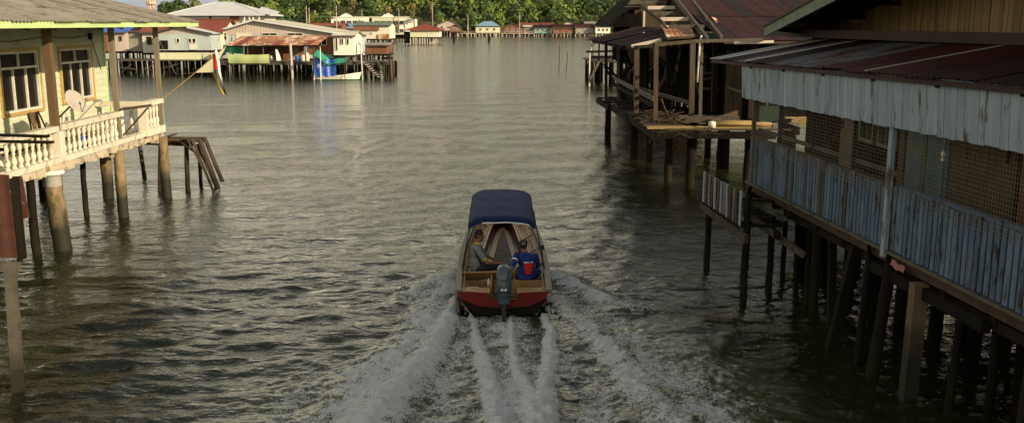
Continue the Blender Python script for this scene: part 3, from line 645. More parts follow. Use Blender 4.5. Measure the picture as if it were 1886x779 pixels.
part('floor_slab', MB().box((-20, 13.5, 1.98), (-11.72, 31.35, 2.14)), 'slab_edge', g)
b = MB()                                                # broken lip of the concrete slab
yy = 18.0; pts = []
while yy < 31.4: pts.append(yy); yy += random.uniform(.12, .4)
for i in range(len(pts) - 1):
    b.box((-11.72, pts[i], 1.97 - random.uniform(0, .09)), (-11.50 + random.uniform(-.02, .0), pts[i + 1], 2.13))
part('slab_lip', b, 'slab_edge', g)
slab('kerb', g, 'cream', (-11.70, 18, 2.133), (-11.46, 29.6, 2.27)); slab('kerb', g, 'cream', (-11.66, 29.6, 2.133), (-11.36, 31.1, 2.36))
prof = [(0, .062), (.05, .062), (.055, .045), (.09, .038), (.15, .070), (.22, .062), (.28, .034), (.33, .030), (.36, .045), (.40, .034), (.46, .056), (.52, .060), (.58, .036), (.61, .055), (.66, .055)]
bal = MB().lathe((0, 0, 0), prof, 10); bme = bpy.data.meshes.new('baluster'); bme.from_pydata(bal.v, [], bal.f); bme.materials.append(M['cream']); bme.shade_smooth()
ybal = [18.3 + .30 * i for i in range(19)] + [24.42 + .298 * i for i in range(12)]
for y in ybal: put('baluster', bme, g, Matrix.Translation((-11.58, y, 2.27)) @ Matrix.Rotation(random.uniform(-.02, .02), 4, 'X'))
for i in range(4): put('baluster', bme, g, Matrix.Translation((-11.48, 29.92 + .27 * i, 2.36)) @ Matrix.Diagonal((1, 1, 1.08, 1)))
slab('handrail', g, 'cream', (-11.68, 18, 2.925), (-11.46, 24.0, 3.06)); slab('handrail', g, 'cream', (-11.68, 24.2, 2.93), (-11.46, 27.85, 3.08))
slab('handrail', g, 'cream', (-11.60, 29.72, 3.07), (-11.36, 31.12, 3.22))
slab('newel', g, 'cream', (-11.64, 29.58, 2.14), (-11.38, 29.78, 3.20)); slab('newel', g, 'cream', (-11.58, 30.95, 2.36), (-11.38, 31.1, 3.07))
slab('newel', g, 'cream', (-11.69, 23.98, 2.14), (-11.46, 24.2, 2.92)); slab('newel', g, 'cream', (-11.68, 18.0, 2.27), (-11.47, 18.2, 2.92))
slab('side_rail', g, 'cream', (XW, 31.0, 2.95), (-11.6, 31.12, 3.12))
for i in range(6): put('baluster', bme, g, Matrix.Translation((-13.35 + .3 * i, 31.06, 2.25)) @ Matrix.Diagonal((1, 1, 1.06, 1)))
part('side_panel', MB().box((-12.1, 28.1, 2.15), (-12.05, 29.5, 3.0)), 'white_paint', g, label='white board closing the gap beside the corner balustrade')
for y, m_, r in ((31.0, 'gunwale', .065), (27.95, 'gunwale', .07), (24.08, 'post_brown', .09), (20.2, 'post_brown', .09)):
    xx = -11.44 if y > 30 else -11.6
    slab('post', g, m_, (xx - r, y - r, 2.0 if y < 30 else 2.2), (xx + r, y + r, 5.5))
# roof of the veranda: fascia, rafters, corrugated sheets and the upper roof behind
part('fascia', MB().box((-10.72, 14, 5.50), (-10.68, 33.0, 5.65)), 'green_trim', g)
b = MB().bar((-10.7, 33.02, 5.60), (-13.5, 33.02, 6.22), .05, .13); part('verge_board', b, 'cream', g)
for y in np.arange(15, 33.1, 1.3): beam('rafter', g, 'dark_wood', (-10.73, float(y), 5.50), (-13.6, float(y), 6.12), .06, .11)
part('soffit', MB().poly([(-10.75, 14, 5.50), (-10.75, 32.9, 5.50), (-13.6, 32.9, 5.53), (-13.6, 14, 5.53)], (0, 0, .02)), 'pale_green', g)
U = Vector((-2.9, 0, .66)); sheets(g, 'asbestos', (-10.62, 33.1, 5.645), (-10.62, 14, 5.645), U, lambda t: 3.25, sw=.95, pitch=.16, amp=.022, rows=2)
b = MB().box((-20, 14, 6.2), (-14.1, 31.5, 6.42)); part('upper_wall', b, 'pale_green', g)
sheets(g, 'rust_dark', (-13.75, 32.1, 6.36), (-13.75, 14, 6.36), (-3, 0, 1.25), lambda t: 4.6, sw=1.6, pitch=.2, amp=.02)
b = MB().bar((-13.6, 32.14, 6.32), (-18, 32.14, 8.12), .05, .22); part('verge_board', b, 'old_wood', g)
part('upper_gable', MB().poly([(-14.1, 31.5, 6.3), (-20, 31.5, 6.3), (-18, 31.5, 8.0)], (0, -.1, 0)), 'old_wood', g)
part('cable', MB().tube([(XW + .03, 24, 5.2), (XW + .04, 26, 5.12), (XW + .03, 28, 5.22), (XW + .04, 29.8, 5.16), (XW + .03, 31.0, 5.25), (XW + .04, 31.4, 4.6), (XW + .03, 31.7, 4.1)], .012, 4), 'black', g)
part('meter_box', MB().box((XW + .02, 30.95, 5.1), (XW + .09, 31.1, 5.3)), 'dark_wood', g)
# piles under the balcony, one mesh each where the photograph shows them
def cpile(p, q, r, m_='concrete', cap=True, seed=0):
    rr = random.Random(seed); n = 7; pts = []; rs = []
    for i in range(n + 1):
        k = i / n; pts.append(Vector(p).lerp(Vector(q), k) + Vector((rr.uniform(-.012, .012), rr.uniform(-.012, .012), 0))); rs.append(r * (1.06 - .08 * k) * rr.uniform(.95, 1.05))
    return part('pile', MB().tube(pts, rs, 14), m_, g, smooth=True)
for i, (p, q, r) in enumerate([((-11.40, 30.9, -1), (-11.42, 30.9, 1.97), .155), ((-11.46, 27.5, -1), (-11.52, 27.6, 1.97), .15), ((-11.30, 23.4, -1), (-11.52, 23.5, 1.82), .215),
                               ((-13.2, 30.6, -1), (-13.2, 30.6, 1.97), .17), ((-13.3, 27.4, -1), (-13.3, 27.4, 1.97), .15), ((-13.4, 23.4, -1), (-13.4, 23.4, 1.97), .17)]): cpile(p, q, r, seed=i)
part('pile_cap', MB().lathe((-11.515, 23.495, 1.62), [(0, .228), (.28, .226), (.29, .30), (.37, .30)], 14), 'white_paint', g, smooth=True, label='white painted head of the thick near pile')
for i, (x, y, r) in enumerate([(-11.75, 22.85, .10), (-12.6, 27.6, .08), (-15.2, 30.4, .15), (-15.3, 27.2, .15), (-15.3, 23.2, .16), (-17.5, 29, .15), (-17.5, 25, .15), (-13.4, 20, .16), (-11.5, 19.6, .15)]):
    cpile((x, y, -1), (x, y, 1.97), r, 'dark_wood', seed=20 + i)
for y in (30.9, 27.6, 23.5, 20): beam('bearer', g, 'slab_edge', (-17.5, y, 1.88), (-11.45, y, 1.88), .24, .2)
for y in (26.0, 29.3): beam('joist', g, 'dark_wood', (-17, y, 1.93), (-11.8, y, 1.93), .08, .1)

# satellite dish on the railing
d = thing('satellite_dish', 'pale round satellite dish on a bracket above the near end of the white balustrade', 'satellite dish', (-11.5, 24.3, 3.05))
R3 = Vector((.80, -.30, .52)).to_track_quat('Z', 'Y').to_matrix()
c = Vector((-11.38, 24.8, 3.60)); b = MB(); V = []; n = 22
for j, (rr, zz) in enumerate([(0.001, 0), (.11, .008), (.21, .026), (.305, .066), (.31, .055), (.20, .010), (.10, -.008), (.001, -.015)]):
    V += [c + R3 @ Vector((rr * math.cos(6.2832 * k / n), rr * 1.08 * math.sin(6.2832 * k / n), zz)) for k in range(n)]
b.add(V, [(j * n + k, j * n + (k + 1) % n, (j + 1) * n + (k + 1) % n, (j + 1) * n + k) for j in range(7) for k in range(n)])
part('dish', b, 'dish', d, smooth=True)
arm = c + R3 @ Vector((.05, -.12, .34)); part('feed_arm', MB().tube([c + R3 @ Vector((0, -.34, .06)), arm], .012, 6), 'grey_sheet', d)
part('feed', MB().ball(arm, (.035, .035, .05)), 'grey_sheet', d, smooth=True)
part('mount', MB().tube([(-11.66, 24.05, 3.06), (-11.62, 24.2, 3.18), c + R3 @ Vector((0, 0, -.04))], .022, 6), 'dark_wood', d)
d = thing('bracket', 'thin dark metal bracket standing on the white balustrade behind the satellite dish', 'bracket', (-11.55, 26.0, 3.08))
part('arm', MB().tube([(-11.6, 25.4, 3.08), (-11.45, 26.3, 3.52)], .018, 6), 'grey_sheet', d); part('head', MB().box((-11.52, 26.2, 3.48), (-11.38, 26.45, 3.54)), 'grey_sheet', d)
# things behind the balustrade
for i, (y, x, an) in enumerate([(25.0, -12.5, .28), (25.75, -12.6, -.2)]):
    t = thing('folding_chair', ['brown slatted wooden folding chair leaning behind the satellite dish', 'brown slatted wooden folding chair to the right of the satellite dish'][i], 'chair', (x, y, 2.2))
    for s in (-1, 1): beam('frame', t, 'post_brown', (x + .05, y + s * .24, 2.2), (x - .25, y + s * .24 + an, 3.28), .04, .04)
    for k in range(6): p = (k + .5) / 6.2; beam('slat', t, 'post_brown', (x + .05 - .3 * p, y - .18 + .062 * k + an * .3, 2.55), (x - .25, y - .18 + .062 * k + an, 3.27), .015, .045)
t = thing('plastic_chair', 'cream plastic chair with a rounded back behind the white balustrade', 'chair', (-12.6, 27.1, 2.2))
b = MB(); pts = [(-12.75 + .06 * math.cos(a), 27.1 - .27 * math.cos(a), 2.62 + .50 * math.sin(a)) for a in np.linspace(0, math.pi, 12)]; b.tube(pts, .035, 6); part('backrest', b, 'white_frame', t, smooth=True)
for k in range(3): slab('slat', t, 'white_frame', (-12.78, 26.95 + .13 * k, 2.62), (-12.75, 27.03 + .13 * k, 3.05))
part('seat', MB().box((-12.75, 26.85, 2.60), (-12.3, 27.35, 2.64)), 'white_frame', t)
for sx in (-12.72, -12.33):
    for sy in (26.88, 27.32): pole('leg', t, 'white_frame', (sx, sy, 2.2), (sx, sy, 2.61), .02)
tag(part('bucket', MB().lathe((-12.2, 26.9, 2.16), [(0, .12), (.3, .16), (.33, .165)], 12), 'blue_tarp', loc=(-12.2, 26.9, 2.16), smooth=True), 'blue plastic bucket behind the white balusters', 'bucket')
t = thing('clothes_rack', 'rough timber bracket jutting out over the gap in the balustrade', 'bracket', (-11.5, 28.7, 2.3))
beam('rail', t, 'old_wood', (-11.55, 27.95, 3.12), (-11.0, 29.0, 3.16), .09, .07); beam('brace', t, 'old_wood', (-11.52, 28.05, 2.35), (-11.05, 28.9, 3.1), .035, .04)
part('wire', MB().tube([(-11.3, 28.3, 3.1), (-11.25, 28.4, 2.4), (-11.3, 28.2, 2.0)], .008, 4), 'black', t)

# flag on a pole leaning out from the balcony corner
t = thing('flag', 'yellow, white, black and red flag hanging limply from a pale pole off the balcony corner', 'flag', (-11.45, 31.1, 3.1))
p0, p1 = Vector((-11.42, 31.05, 3.15)), Vector((-9.2, 31.2, 4.92)); part('pole', MB().tube([p0, p0.lerp(p1, .5) + Vector((0, 0, -.02)), p1], [.018, .014, .011], 6), 'lit_plank', t)
fv = lambda u, v: (lambda a: Vector((a.x - .02 + .10 * v * (1 - v) + (u - .5) * .03, 31.12 + .05 * math.sin(9 * u + 3 * v), a.z)))(Vector((0, 0, 0)))
cx = [(-9.62, -.0), (-9.60, .30), (-9.58, .62), (-9.47, .98), (-9.34, 1.28)]   # the fold's path, downwards
def fpt(u, v):
    k = v * 4; i = min(3, int(k)); f = k - i; x = cx[i][0] * (1 - f) + cx[i + 1][0] * f; z = 4.62 - (cx[i][1] * (1 - f) + cx[i + 1][1] * f)
    wd = .30 * (1 - .35 * v) * (.75 + .5 * math.sin(3.1 * v))
    return Vector((x + (u - .45) * wd, 31.14 + .05 * math.sin(8 * u + 4 * v), z + .20 * u * (1 - v)))
for m_, u0, u1, lb in (('yellow', 0, .26, 'yellow'), ('black', .26, .58, 'black'), ('white', .58, .80, 'white'), ('red', .80, 1.0, 'dark red')):
    b = MB(); b.grid(lambda u, v: fpt(u0 + (u1 - u0) * u, v), 3, 12)
    if m_ == 'black': b = MB().grid(lambda u, v: fpt(u0 + (u1 - u0) * u, .42 + .58 * v), 3, 8)
    if m_ == 'red': b = MB().grid(lambda u, v: fpt(.2 + .42 * u, .04 + .38 * v) + Vector((0, -.006, 0)), 3, 8)
    part('stripe', b, m_, t, smooth=True, label=lb + ' cloth of the flag')
b = MB().poly([p0.lerp(p1, .50), p0.lerp(p1, .98), (-9.55, 31.15, 4.35), (-9.72, 31.13, 4.05)], (0, .01, 0)); part('fly', b, 'yellow_wall', t, label='pale yellow corner of cloth tied along the pole')
tag(part('stay_rope', MB().tube([(-11.42, 31.0, 5.3), (-10.9, 31.05, 4.0), (-10.3, 31.1, 4.03)], .006, 4), 'wire', loc=(-11.42, 31, 5.3)), 'thin slack wire hanging from the veranda post near the flag', 'wire')

# broken jetty behind the corner
t = thing('broken_jetty', 'collapsed weathered timber jetty with leaning planks behind the corner pile of the green house', 'jetty', (-11.5, 32.2, 0))
zt = 1.62
for (a, c, r) in (((-13.5, 34.6, -.5), (-13.75, 34.8, zt), .07), ((-11.16, 32.2, -.6), (-11.1, 32.2, zt - .1), .075), ((-10.92, 32.9, -.6), (-10.9, 32.9, zt - .2), .06), ((-12.4, 33.4, -.6), (-12.4, 33.3, zt), .06)):
    pole('pile', t, 'old_wood', a, c, r)
beam('beam', t, 'old_wood', (-14.5, 32.0, zt + .1), (-10.85, 32.15, zt - .02), .11, .17); beam('beam', t, 'old_wood', (-12.9, 31.2, zt + .18), (-10.9, 32.9, zt + .02), .09, .14); beam('beam', t, 'old_wood', (-13.2, 33.4, zt), (-10.8, 33.3, zt), .10, .14)
for i in range(8): x0 = -13.2 + .3 * i; beam('deck_plank', t, 'old_wood', (x0 + random.uniform(-.15, .15), 31.8 + random.uniform(-.2, .4), zt + .13 + random.uniform(-.08, .05)), (x0 + random.uniform(-.4, .5), 33.4 + random.uniform(-.7, .3), zt + .10 + random.uniform(-.22, .08)), random.uniform(.1, .2), .035, kind='board')
for a, c in (((-10.82, 32.0, zt + .15), (-10.18, 32.1, -.2)), ((-10.70, 32.4, zt + .1), (-10.12, 32.3, .0)), ((-10.86, 32.6, zt - .1), (-10.30, 32.9, -.3))): beam('fallen_plank', t, 'old_wood', a, c, .21, .05, kind='board')
for a, c in (((-10.95, 31.85, zt + .22), (-10.30, 32.0, .35)), ((-11.9, 32.0, zt), (-12.15, 32.2, -.4)), ((-10.7, 32.9, zt + .12), (-10.0, 32.4, .25))): beam('fallen_plank', t, 'old_wood', a, c, .13, .05, kind='board')
beam('fallen_plank', t, 'old_wood', (-11.2, 31.9, zt + .1), (-10.6, 32.0, zt - .42), .15, .04, kind='board')

# rusty shack at the left edge
t = thing('rusty_shack', 'rusty sheet metal shack wall on a weathered post at the left edge of the picture', 'shack', (-9.2, 16, 1.6))
part('wall_sheet', corr((-10.6, 16, 1.62), (-8.56, 16, 1.62), (0, 0, 1), lambda q: 1.46, .22, .012), 'rusty_sheet', t, smooth=True, label='brown red metal sheet')
part('loose_sheet', MB().poly([Py(22, 325, 16.6), Py(40, 325, 16.6), Py(54, 400, 16.6), Py(30, 408, 16.6)], (0, .02, 0)), 'rusty_sheet', t, label='dark red loose sheet with a curled edge')
part('grey_panel', MB().poly([Py(24, 400, 16.8), Py(46, 405, 16.8), Py(46, 455, 16.8), Py(26, 460, 16.8)], (0, .02, 0)), 'grey_sheet', t)
slab('side_board', t, 'dark_wood', (-8.60, 16.02, 1.55), (-8.56, 16.3, 3.0))
b = Pz(33, 742); beam('post', t, 'grey_wood', (b.x, b.y, -.8), Py(18, 486, 15.2), .19, .15, kind='board'); beam('sill', t, 'grey_wood', (-10.8, 15.9, 1.52), (-8.5, 15.9, 1.50), .1, .14)
beam('roof_board', t, 'dark_wood', (-12.4, 20.2, 3.16), (-9.72, 20, 3.14), .16, .05); beam('roof_board', t, 'dark_wood', (-12.4, 20.6, 3.26), (-9.95, 20.3, 3.23), .16, .05); beam('roof_board', t, 'black_wood', (-12.4, 19.7, 3.06), (-10.6, 19.6, 3.03), .2, .06)
for x, y in ((-10.4, 16.6), (-12.2, 20.4)): pole('post', t, 'black_wood', (x, y, -.6), (x, y, 1.6 if y < 18 else 3.1), .09)

# ------------------------------------------------------------------ water village on the left, about a hundred metres off
def X(px, Y): return Py(px, 44, Y).x
def Zz(py, Y): return Py(943, py, Y).z
h = house('stilt_house', 'cream boarded shack with a reddish end and a blue tarpaulin roof', 'house', X(183, 110), X(228, 110), 110, 116, Zz(95, 110), Zz(61, 110), 'pink_board', 'blue_tarp', 'x', .7, .3, style='ribs')
part('end_panel', MB().box((X(183, 109.8), 109.85, Zz(95, 110)), (X(195, 109.8), 109.95, Zz(62, 110))), 'brown_wall', h, label='reddish brown end panel'); fwin(h, 109.95, 220, 67, 224, 76, 1, fr='grey_wood')
h = house('stilt_house', 'small grey sheet metal stilt shack left of the pale blue gabled house', 'house', X(228, 111), X(262, 111), 111, 116, Zz(95, 111), Zz(58, 111), 'grey_sheet', 'rust_dark', 'x', .5, .3, style='ribs')
h = house('stilt_house', 'weathered beige stilt house with a wide red iron roof beside the pale blue gable', 'house', X(257, 110), X(402, 110), 110.5, 118, Zz(98, 110), Zz(61, 110), 'white_wall', 'red_roof', 'x', 1.5, .4, fascia='grey_wood'); fwin(h, 110.5, 271, 68, 279, 83, 1, fr='grey_wood')
h = house('stilt_house', 'pale blue stilt house with a low front gable over a yellowish lower wall', 'house', X(281, 107), X(385, 107), 107, 111, Zz(93, 107), Zz(63, 107), 'pale_blue_wall', 'silver', 'y', .75, .4, gable='pink_board', ridge=.45, pil=None)
part('lower_wall', MB().box((X(281, 106.9), 106.95, Zz(112, 107)), (X(383, 106.9), 110.5, Zz(93, 107) - .23)), 'yellow_wall', h, label='stained yellowish lower wall'); piles(h, X(282, 107), X(383, 107), 107.1, 111, Zz(112, 107), 'dark_wood', 1.0, 1.6, .1)
fwin(h, 107, 295, 75, 309, 91, 2, fr='dark_wood'); fwin(h, 107, 325, 71, 331, 80, 1, fr='white_frame'); fwin(h, 107, 347, 71, 353, 80, 1); fwin(h, 107, 354, 71, 361, 80, 1)
part('wall_panel', MB().box((X(346, 107), 106.9, Zz(92, 107)), (X(361, 107), 106.96, Zz(81, 107))), 'white_wall', h)
h = house('stilt_house', 'long pale blue house with a wide pinkish gable behind the rusty shed', 'house', X(385, 112), X(640, 112), 112, 126, Zz(108, 112), Zz(66, 112), 'pale_blue_wall', 'cream_roof', 'y', 1.75, .7, gable='pink_board', ridge=.345, fascia='silver', pdx=1.1)
for a, c in ((400, 418), (483, 511), (529, 558)): fwin(h, 112, a, 61, c, 75, 2, 2, tr=.36)
fwin(h, 112, 436, 61, 463, 75, 2, 2, tr=.36, glass='white_wall'); part('brown_panel', MB().box((X(566, 112), 111.85, Zz(100, 112)), (X(612, 112), 111.93, Zz(69, 112))), 'brown_wall', h); fwin(h, 111.85, 592, 69, 602, 84, 1, glass='glass')
h = house('house_extension', 'bright white extension with tall windows at the right end of the long gabled house', 'house', X(613, 110), X(650, 110), 110, 116, Zz(102, 110), Zz(67, 110), 'bright_wall', 'cream_roof', 'x', .5, .3); fwin(h, 110, 618, 70, 622, 94, 1); fwin(h, 110, 626, 71, 633, 83, 2); fwin(h, 110, 638, 71, 643, 83, 1)
h = house('house', 'large white house with a wide silver hipped roof standing highest on the left bank', 'house', X(318, 130), X(478, 130), 130, 139, Zz(58, 130), Zz(28, 130), 'white_wall', 'silver', 'hip', 1.75, .9, style='ribs', pil=None, fascia='silver', pitch=.35)
part('veranda_roof', corr((X(470, 130), 129.1, Zz(27, 130)), (X(515, 130), 129.1, Zz(27, 130)), (0, 1, .22), lambda q: 5 * (1 - q * .7), .35, .03), 'silver', h, smooth=True)
for a, c, m_ in ((385, 391, 'brown_wall'), (398, 405, 'white_frame'), (423, 442, 'brown_wall')): fwin(h, 130, a, 29, c, 42, 1, glass=m_)
for px in (450, 459, 466, 477): slab('column', h, 'bright_wall', (X(px, 129.5), 129.4, Zz(58, 130)), (X(px + 2, 129.5), 129.6, Zz(28, 130)))
h = house('shed', 'low rusty roofed outbuildings in front of the woods right of the silver roof', 'shed', X(560, 165), X(628, 165), 165, 172, Zz(56, 165), Zz(49, 165), 'brown_wall', 'red_roof', 'x', .5, .3, pil=None)
h = house('stilt_house', 'small house with a pale blue roof in front of the white civic building', 'house', X(626, 170), X(664, 170), 170, 176, Zz(68, 170), Zz(54, 170), 'white_wall', 'blue_roof', 'x', .9, .3)
h = house('stilt_house', 'weathered white house with a rust brown band under its green roof', 'house', X(653, 150), X(716, 150), 150, 158, Zz(72, 150), Zz(48, 150), 'white_wall', 'barge_green', 'x', .55, .3, pil='dark_wood')
part('rust_band', MB().box((X(651, 149.8), 149.7, Zz(57, 150)), (X(698, 149.8), 149.8, Zz(48, 150))), 'brown_wall', h); part('rust_panel', MB().box((X(696, 149.8), 149.7, Zz(73, 150)), (X(716, 149.8), 149.8, Zz(63, 150))), 'rust_orange', h); fwin(h, 150, 668, 60, 672, 65, 1); fwin(h, 150, 682, 60, 686, 65, 1)
h = house('stilt_house', 'low open stilt deck house with clutter behind the wooden staircase', 'house', X(652, 125), X(712, 125), 125, 131, Zz(100, 125), Zz(84, 125), 'brown_wall', 'grey_sheet', 'x', .25, .4, style='ribs')

# long deck with the rusty shed in front of the houses
t = thing('deck', 'long timber deck on many dark piles running in front of the left village houses', 'deck', (X(480, 102), 101, 1.7)); zd = Zz(113, 101)
for i in range(34): beam('deck_plank', t, 'grey_wood', (X(385, 101) + i * (X(722, 101) - X(385, 101)) / 34, 101, zd - .03), (X(385, 101) + (i + .96) * (X(722, 101) - X(385, 101)) / 34, 101, zd - .03 + random.uniform(-.02, .02)), 3.4, .06, up=(0, 0, 1))
part('edge_beam', MB().box((X(385, 99.2), 99.25, zd - .32), (X(722, 99.2), 99.35, zd - .07)), 'grey_wood', t); piles(t, X(385, 100), X(722, 100), 99.5, 106, zd - .1, 'dark_wood', .8, 1.5, .1, name='deck_piles')
for a, c in ((700, 722), (705, 722)): beam('rail', t, 'dark_wood', (X(a, 99.3), 99.3, zd + .35), (X(c, 99.3), 99.3, zd + .38), .06, .2)
t = thing('deck', 'low timber deck on close dark piles under the shacks at the far left', 'deck', (X(250, 108), 108, 1.6))
part('planking', MB().box((X(183, 108), 106.2, 1.55), (X(387, 106), 110, 1.68)), 'grey_wood', t); piles(t, X(183, 107), X(387, 107), 106.4, 110, 1.55, 'dark_wood', .75, 1.3, .1, name='deck_piles')
for k in range(14): x = X(185 + 15 * k, 105.9); beam('brace', t, 'grey_wood', (x, 106.1, random.uniform(.2, .9)), (x + random.uniform(-1.5, 2.2), 106.0, random.uniform(.6, 1.6)), .06, .09)
t = thing('open_shed', 'open timber shed with a patched rusty roof in front of the long house', 'shed', (X(500, 100), 100, 1.7))
A_, B_ = Vector((X(412, 99.3), 99.3, 3.35)), Vector((X(583, 99.3), 99.3, 3.42)); sheets(t, ['rust_orange', 'rust_orange', 'rust_orange', 'red_roof'], A_, B_, (.35, 4.6, .85), lambda q: 4.8, sw=.8, pitch=.2, amp=.02, rows=2, jit=.03)
for i, px in enumerate((421, 453, 482, 560)): pole('post', t, 'grey_wood', (X(px, 99.5), 99.5, -.6), (X(px, 99.5), 99.5, 3.3), .07)
for px in (425, 470, 520, 575): pole('post', t, 'grey_wood', (X(px, 103.8), 103.8, zd), (X(px, 103.8), 103.8, 4.0), .07)
beam('header', t, 'dark_wood', (X(414, 99.5), 99.45, 3.28), (X(583, 99.5), 99.45, 3.34), .08, .12)
for a, c, m_ in ((447, 482, 'brown_wall'), (482, 500, 'plywood'), (500, 530, 'brown_wall'), (548, 558, 'brown_wall'), (530, 548, 'grey_sheet')): part('back_wall', MB().box((X(a, 104), 104, zd), (X(c, 104), 104.08, 3.9)), m_, t)
part('shade_cloth', MB().grid(lambda u, v: (X(417, 99) + u * (X(493, 99) - X(417, 99)), 99.0 - .12 * math.sin(3.14 * v) + .04 * math.sin(14 * u), 1.58 + v * (.92 - .05 * math.sin(3.1 * u))), 16, 5), 'lime_cloth', t, smooth=True, label='lime green cloth hung across the front')
part('green_sheet', MB().grid(lambda u, v: (X(408, 103) + u * (X(446, 103) - X(408, 103)), 103 + .1 * math.sin(9 * u), zd + .85 + v * .8 - .2 * u * (1 - v)), 12, 3), 'green_tarp', t, smooth=True, label='green tarpaulin sheet hung at the back')
part('white_sheet', MB().poly([(X(506, 99.2), 99.2, zd + .1), (X(516, 99.2), 99.3, zd + .1), (X(508, 99.2), 99.2, 3.0), (X(505, 99.2), 99.2, 3.0)], (0, .05, 0)), 'white', t)
t = thing('mooring_post', 'tall whitish post standing in the water at the corner of the rusty shed', 'post', (X(535, 98.5), 98.5, 0)); pole('shaft', t, 'pink_board', (X(535, 98.5), 98.5, -.8), (X(533, 98.5), 98.5, 3.6), .13)
for (px, w_, h_, m_, nm, lb, ct) in ((545, .5, .55, 'blue_tarp', 'drum', 'blue plastic drum on the timber deck beside the rusty shed', 'drum'), (556, .55, .7, 'white_wall', 'sack', 'bulging cream sack on the deck right of the blue drum', 'sack'), (497, .35, .6, 'bright_wall', 'sack', 'white sack leaning on the deck beside the lime cloth', 'sack'),
                                     (524, .5, .8, 'brown_wall', 'crate', 'brown crate standing under the rusty shed roof', 'crate'), (563, .5, .9, 'white_wall', 'sack', 'pale sack furthest right on the deck under the shed', 'sack'), (637, .6, .5, 'plywood', 'crate', 'plywood crate on the deck behind the green tarpaulin', 'crate'), (651, .5, .45, 'grey_sheet', 'drum', 'grey drum on the deck left of the globe lamp', 'drum')):
    x = X(px, 100.2); b = MB().lathe((x, 100.2, zd), [(0, w_ * .45), (h_ * .15, w_ * .5), (h_ * .6, w_ * .52), (h_ * .85, w_ * .42), (h_, w_ * .25)] if nm == 'sack' else [(0, w_ * .46), (h_ * .05, w_ * .5), (h_ * .5, w_ * .48), (h_ * .95, w_ * .5), (h_, w_ * .44)], 10)
    if nm == 'crate':
        b = MB()
        for k in range(4): b.box((x - w_ / 2, 99.95, zd + h_ * k / 4), (x + w_ / 2, 100.45, zd + h_ * (k + .8) / 4))
        b.box((x - w_ / 2 + .03, 99.99, zd), (x + w_ / 2 - .03, 100.4, zd + h_ * .93))
    tag(part(nm, b, m_, loc=(x, 100.2, zd), smooth=nm != 'crate'), lb, ct)
# moored boat with tarpaulins
t = thing('moored_boat', 'white skiff with a green bottom moored beside the timber deck under blue and green tarpaulins', 'boat', (X(615, 97), 97, 0)); x0, x1 = X(576, 97), X(659, 97); Lb = x1 - x0
def hull(u, k):      # k 0 keel .. 1 sheer
    wd = .62 * (1 - max(0, (u - .55) / .45) ** 2) * (.75 + .25 * min(1, u * 5)); sh = .42 + .42 * max(0, u - .4) ** 1.5 * 2.0; return wd, sh
def hs(u, a, z0, z1):
    wd, sh = hull(u, 1); return wd, sh
b = MB(); b2 = MB(); n = 20
for s in (-1, 1):
    b.grid(lambda u, v: (x0 + Lb * (u + .05 * v * (u > .9) * 1), 97 + s * hull(u, 1)[0] * (.72 + .28 * v), .10 + v * (hull(u, 1)[1] - .10)), n, 2)
    b2.grid(lambda u, v: (x0 + Lb * u * .985, 97 + s * hull(u, 1)[0] * (.3 + .42 * v), -.25 + v * .35), n, 2)
part('hull', b, 'white_paint', t, smooth=True); part('bottom', b2, 'boat_green', t, smooth=True)
part('transom', MB().box((x0 - .03, 96.55, -.1), (x0 + .03, 97.45, .45)), 'white_paint', t); part('inner_floor', MB().box((x0, 96.62, .05), (x0 + Lb * .7, 97.38, .1)), 'boat_floor', t)
for u in (.25, .5, .72): slab('thwart', t, 'boat_wood', (x0 + Lb * u - .12, 96.55, .36), (x0 + Lb * u + .12, 97.45, .40))
part('engine', MB().lathe((x0 - .22, 97, .3), [(0, .10), (.05, .16), (.3, .15), (.38, .08)], 8), 'brown_wall', t, smooth=True); part('engine_leg', MB().box((x0 - .28, 96.95, -.5), (x0 - .16, 97.05, .35)), 'black', t)
xa, xb = X(575, 96.5), X(613, 96.5)
part('blue_tarpaulin', MB().grid(lambda u, v: (xa + u * (xb - xa) - .12 * u * (1 - v), 96.35 + .07 * math.sin(16 * u + 2 * v) + .3 * v, .38 + v * (1.75 - .08 * u)), 30, 6), 'blue_tarp', t, smooth=True)
part('blue_side', MB().grid(lambda u, v: (xb - .05 + .05 * v, 96.4 + u * 1.2, .4 + v * 1.6), 4, 4), 'blue_tarp', t, smooth=True)
xc = X(634, 96.5)
part('green_tarpaulin', MB().grid(lambda u, v: (xa + .1 + u * (xc - xa), 96.2 + v * 1.5, (3.05 - 1.1 * min(1, u * 2.2) + .18 * u ** 2 * 1.8) - .55 * (1 - v) * (1 - .3 * u) + .05 * math.sin(12 * u)), 24, 6), 'green_tarp', t, smooth=True)
for a, z1 in ((588, 3.0), (633, 2.0), (578, 3.0)): pole('support_pole', t, 'white_paint' if a == 588 else 'grey_wood', (X(a - 1.5, 96.2), 96.2 if a != 578 else 97, .1 if a != 588 else -.6), (X(a, 96.2), 96.2 if a != 578 else 97, z1), .05 if a == 588 else .035)
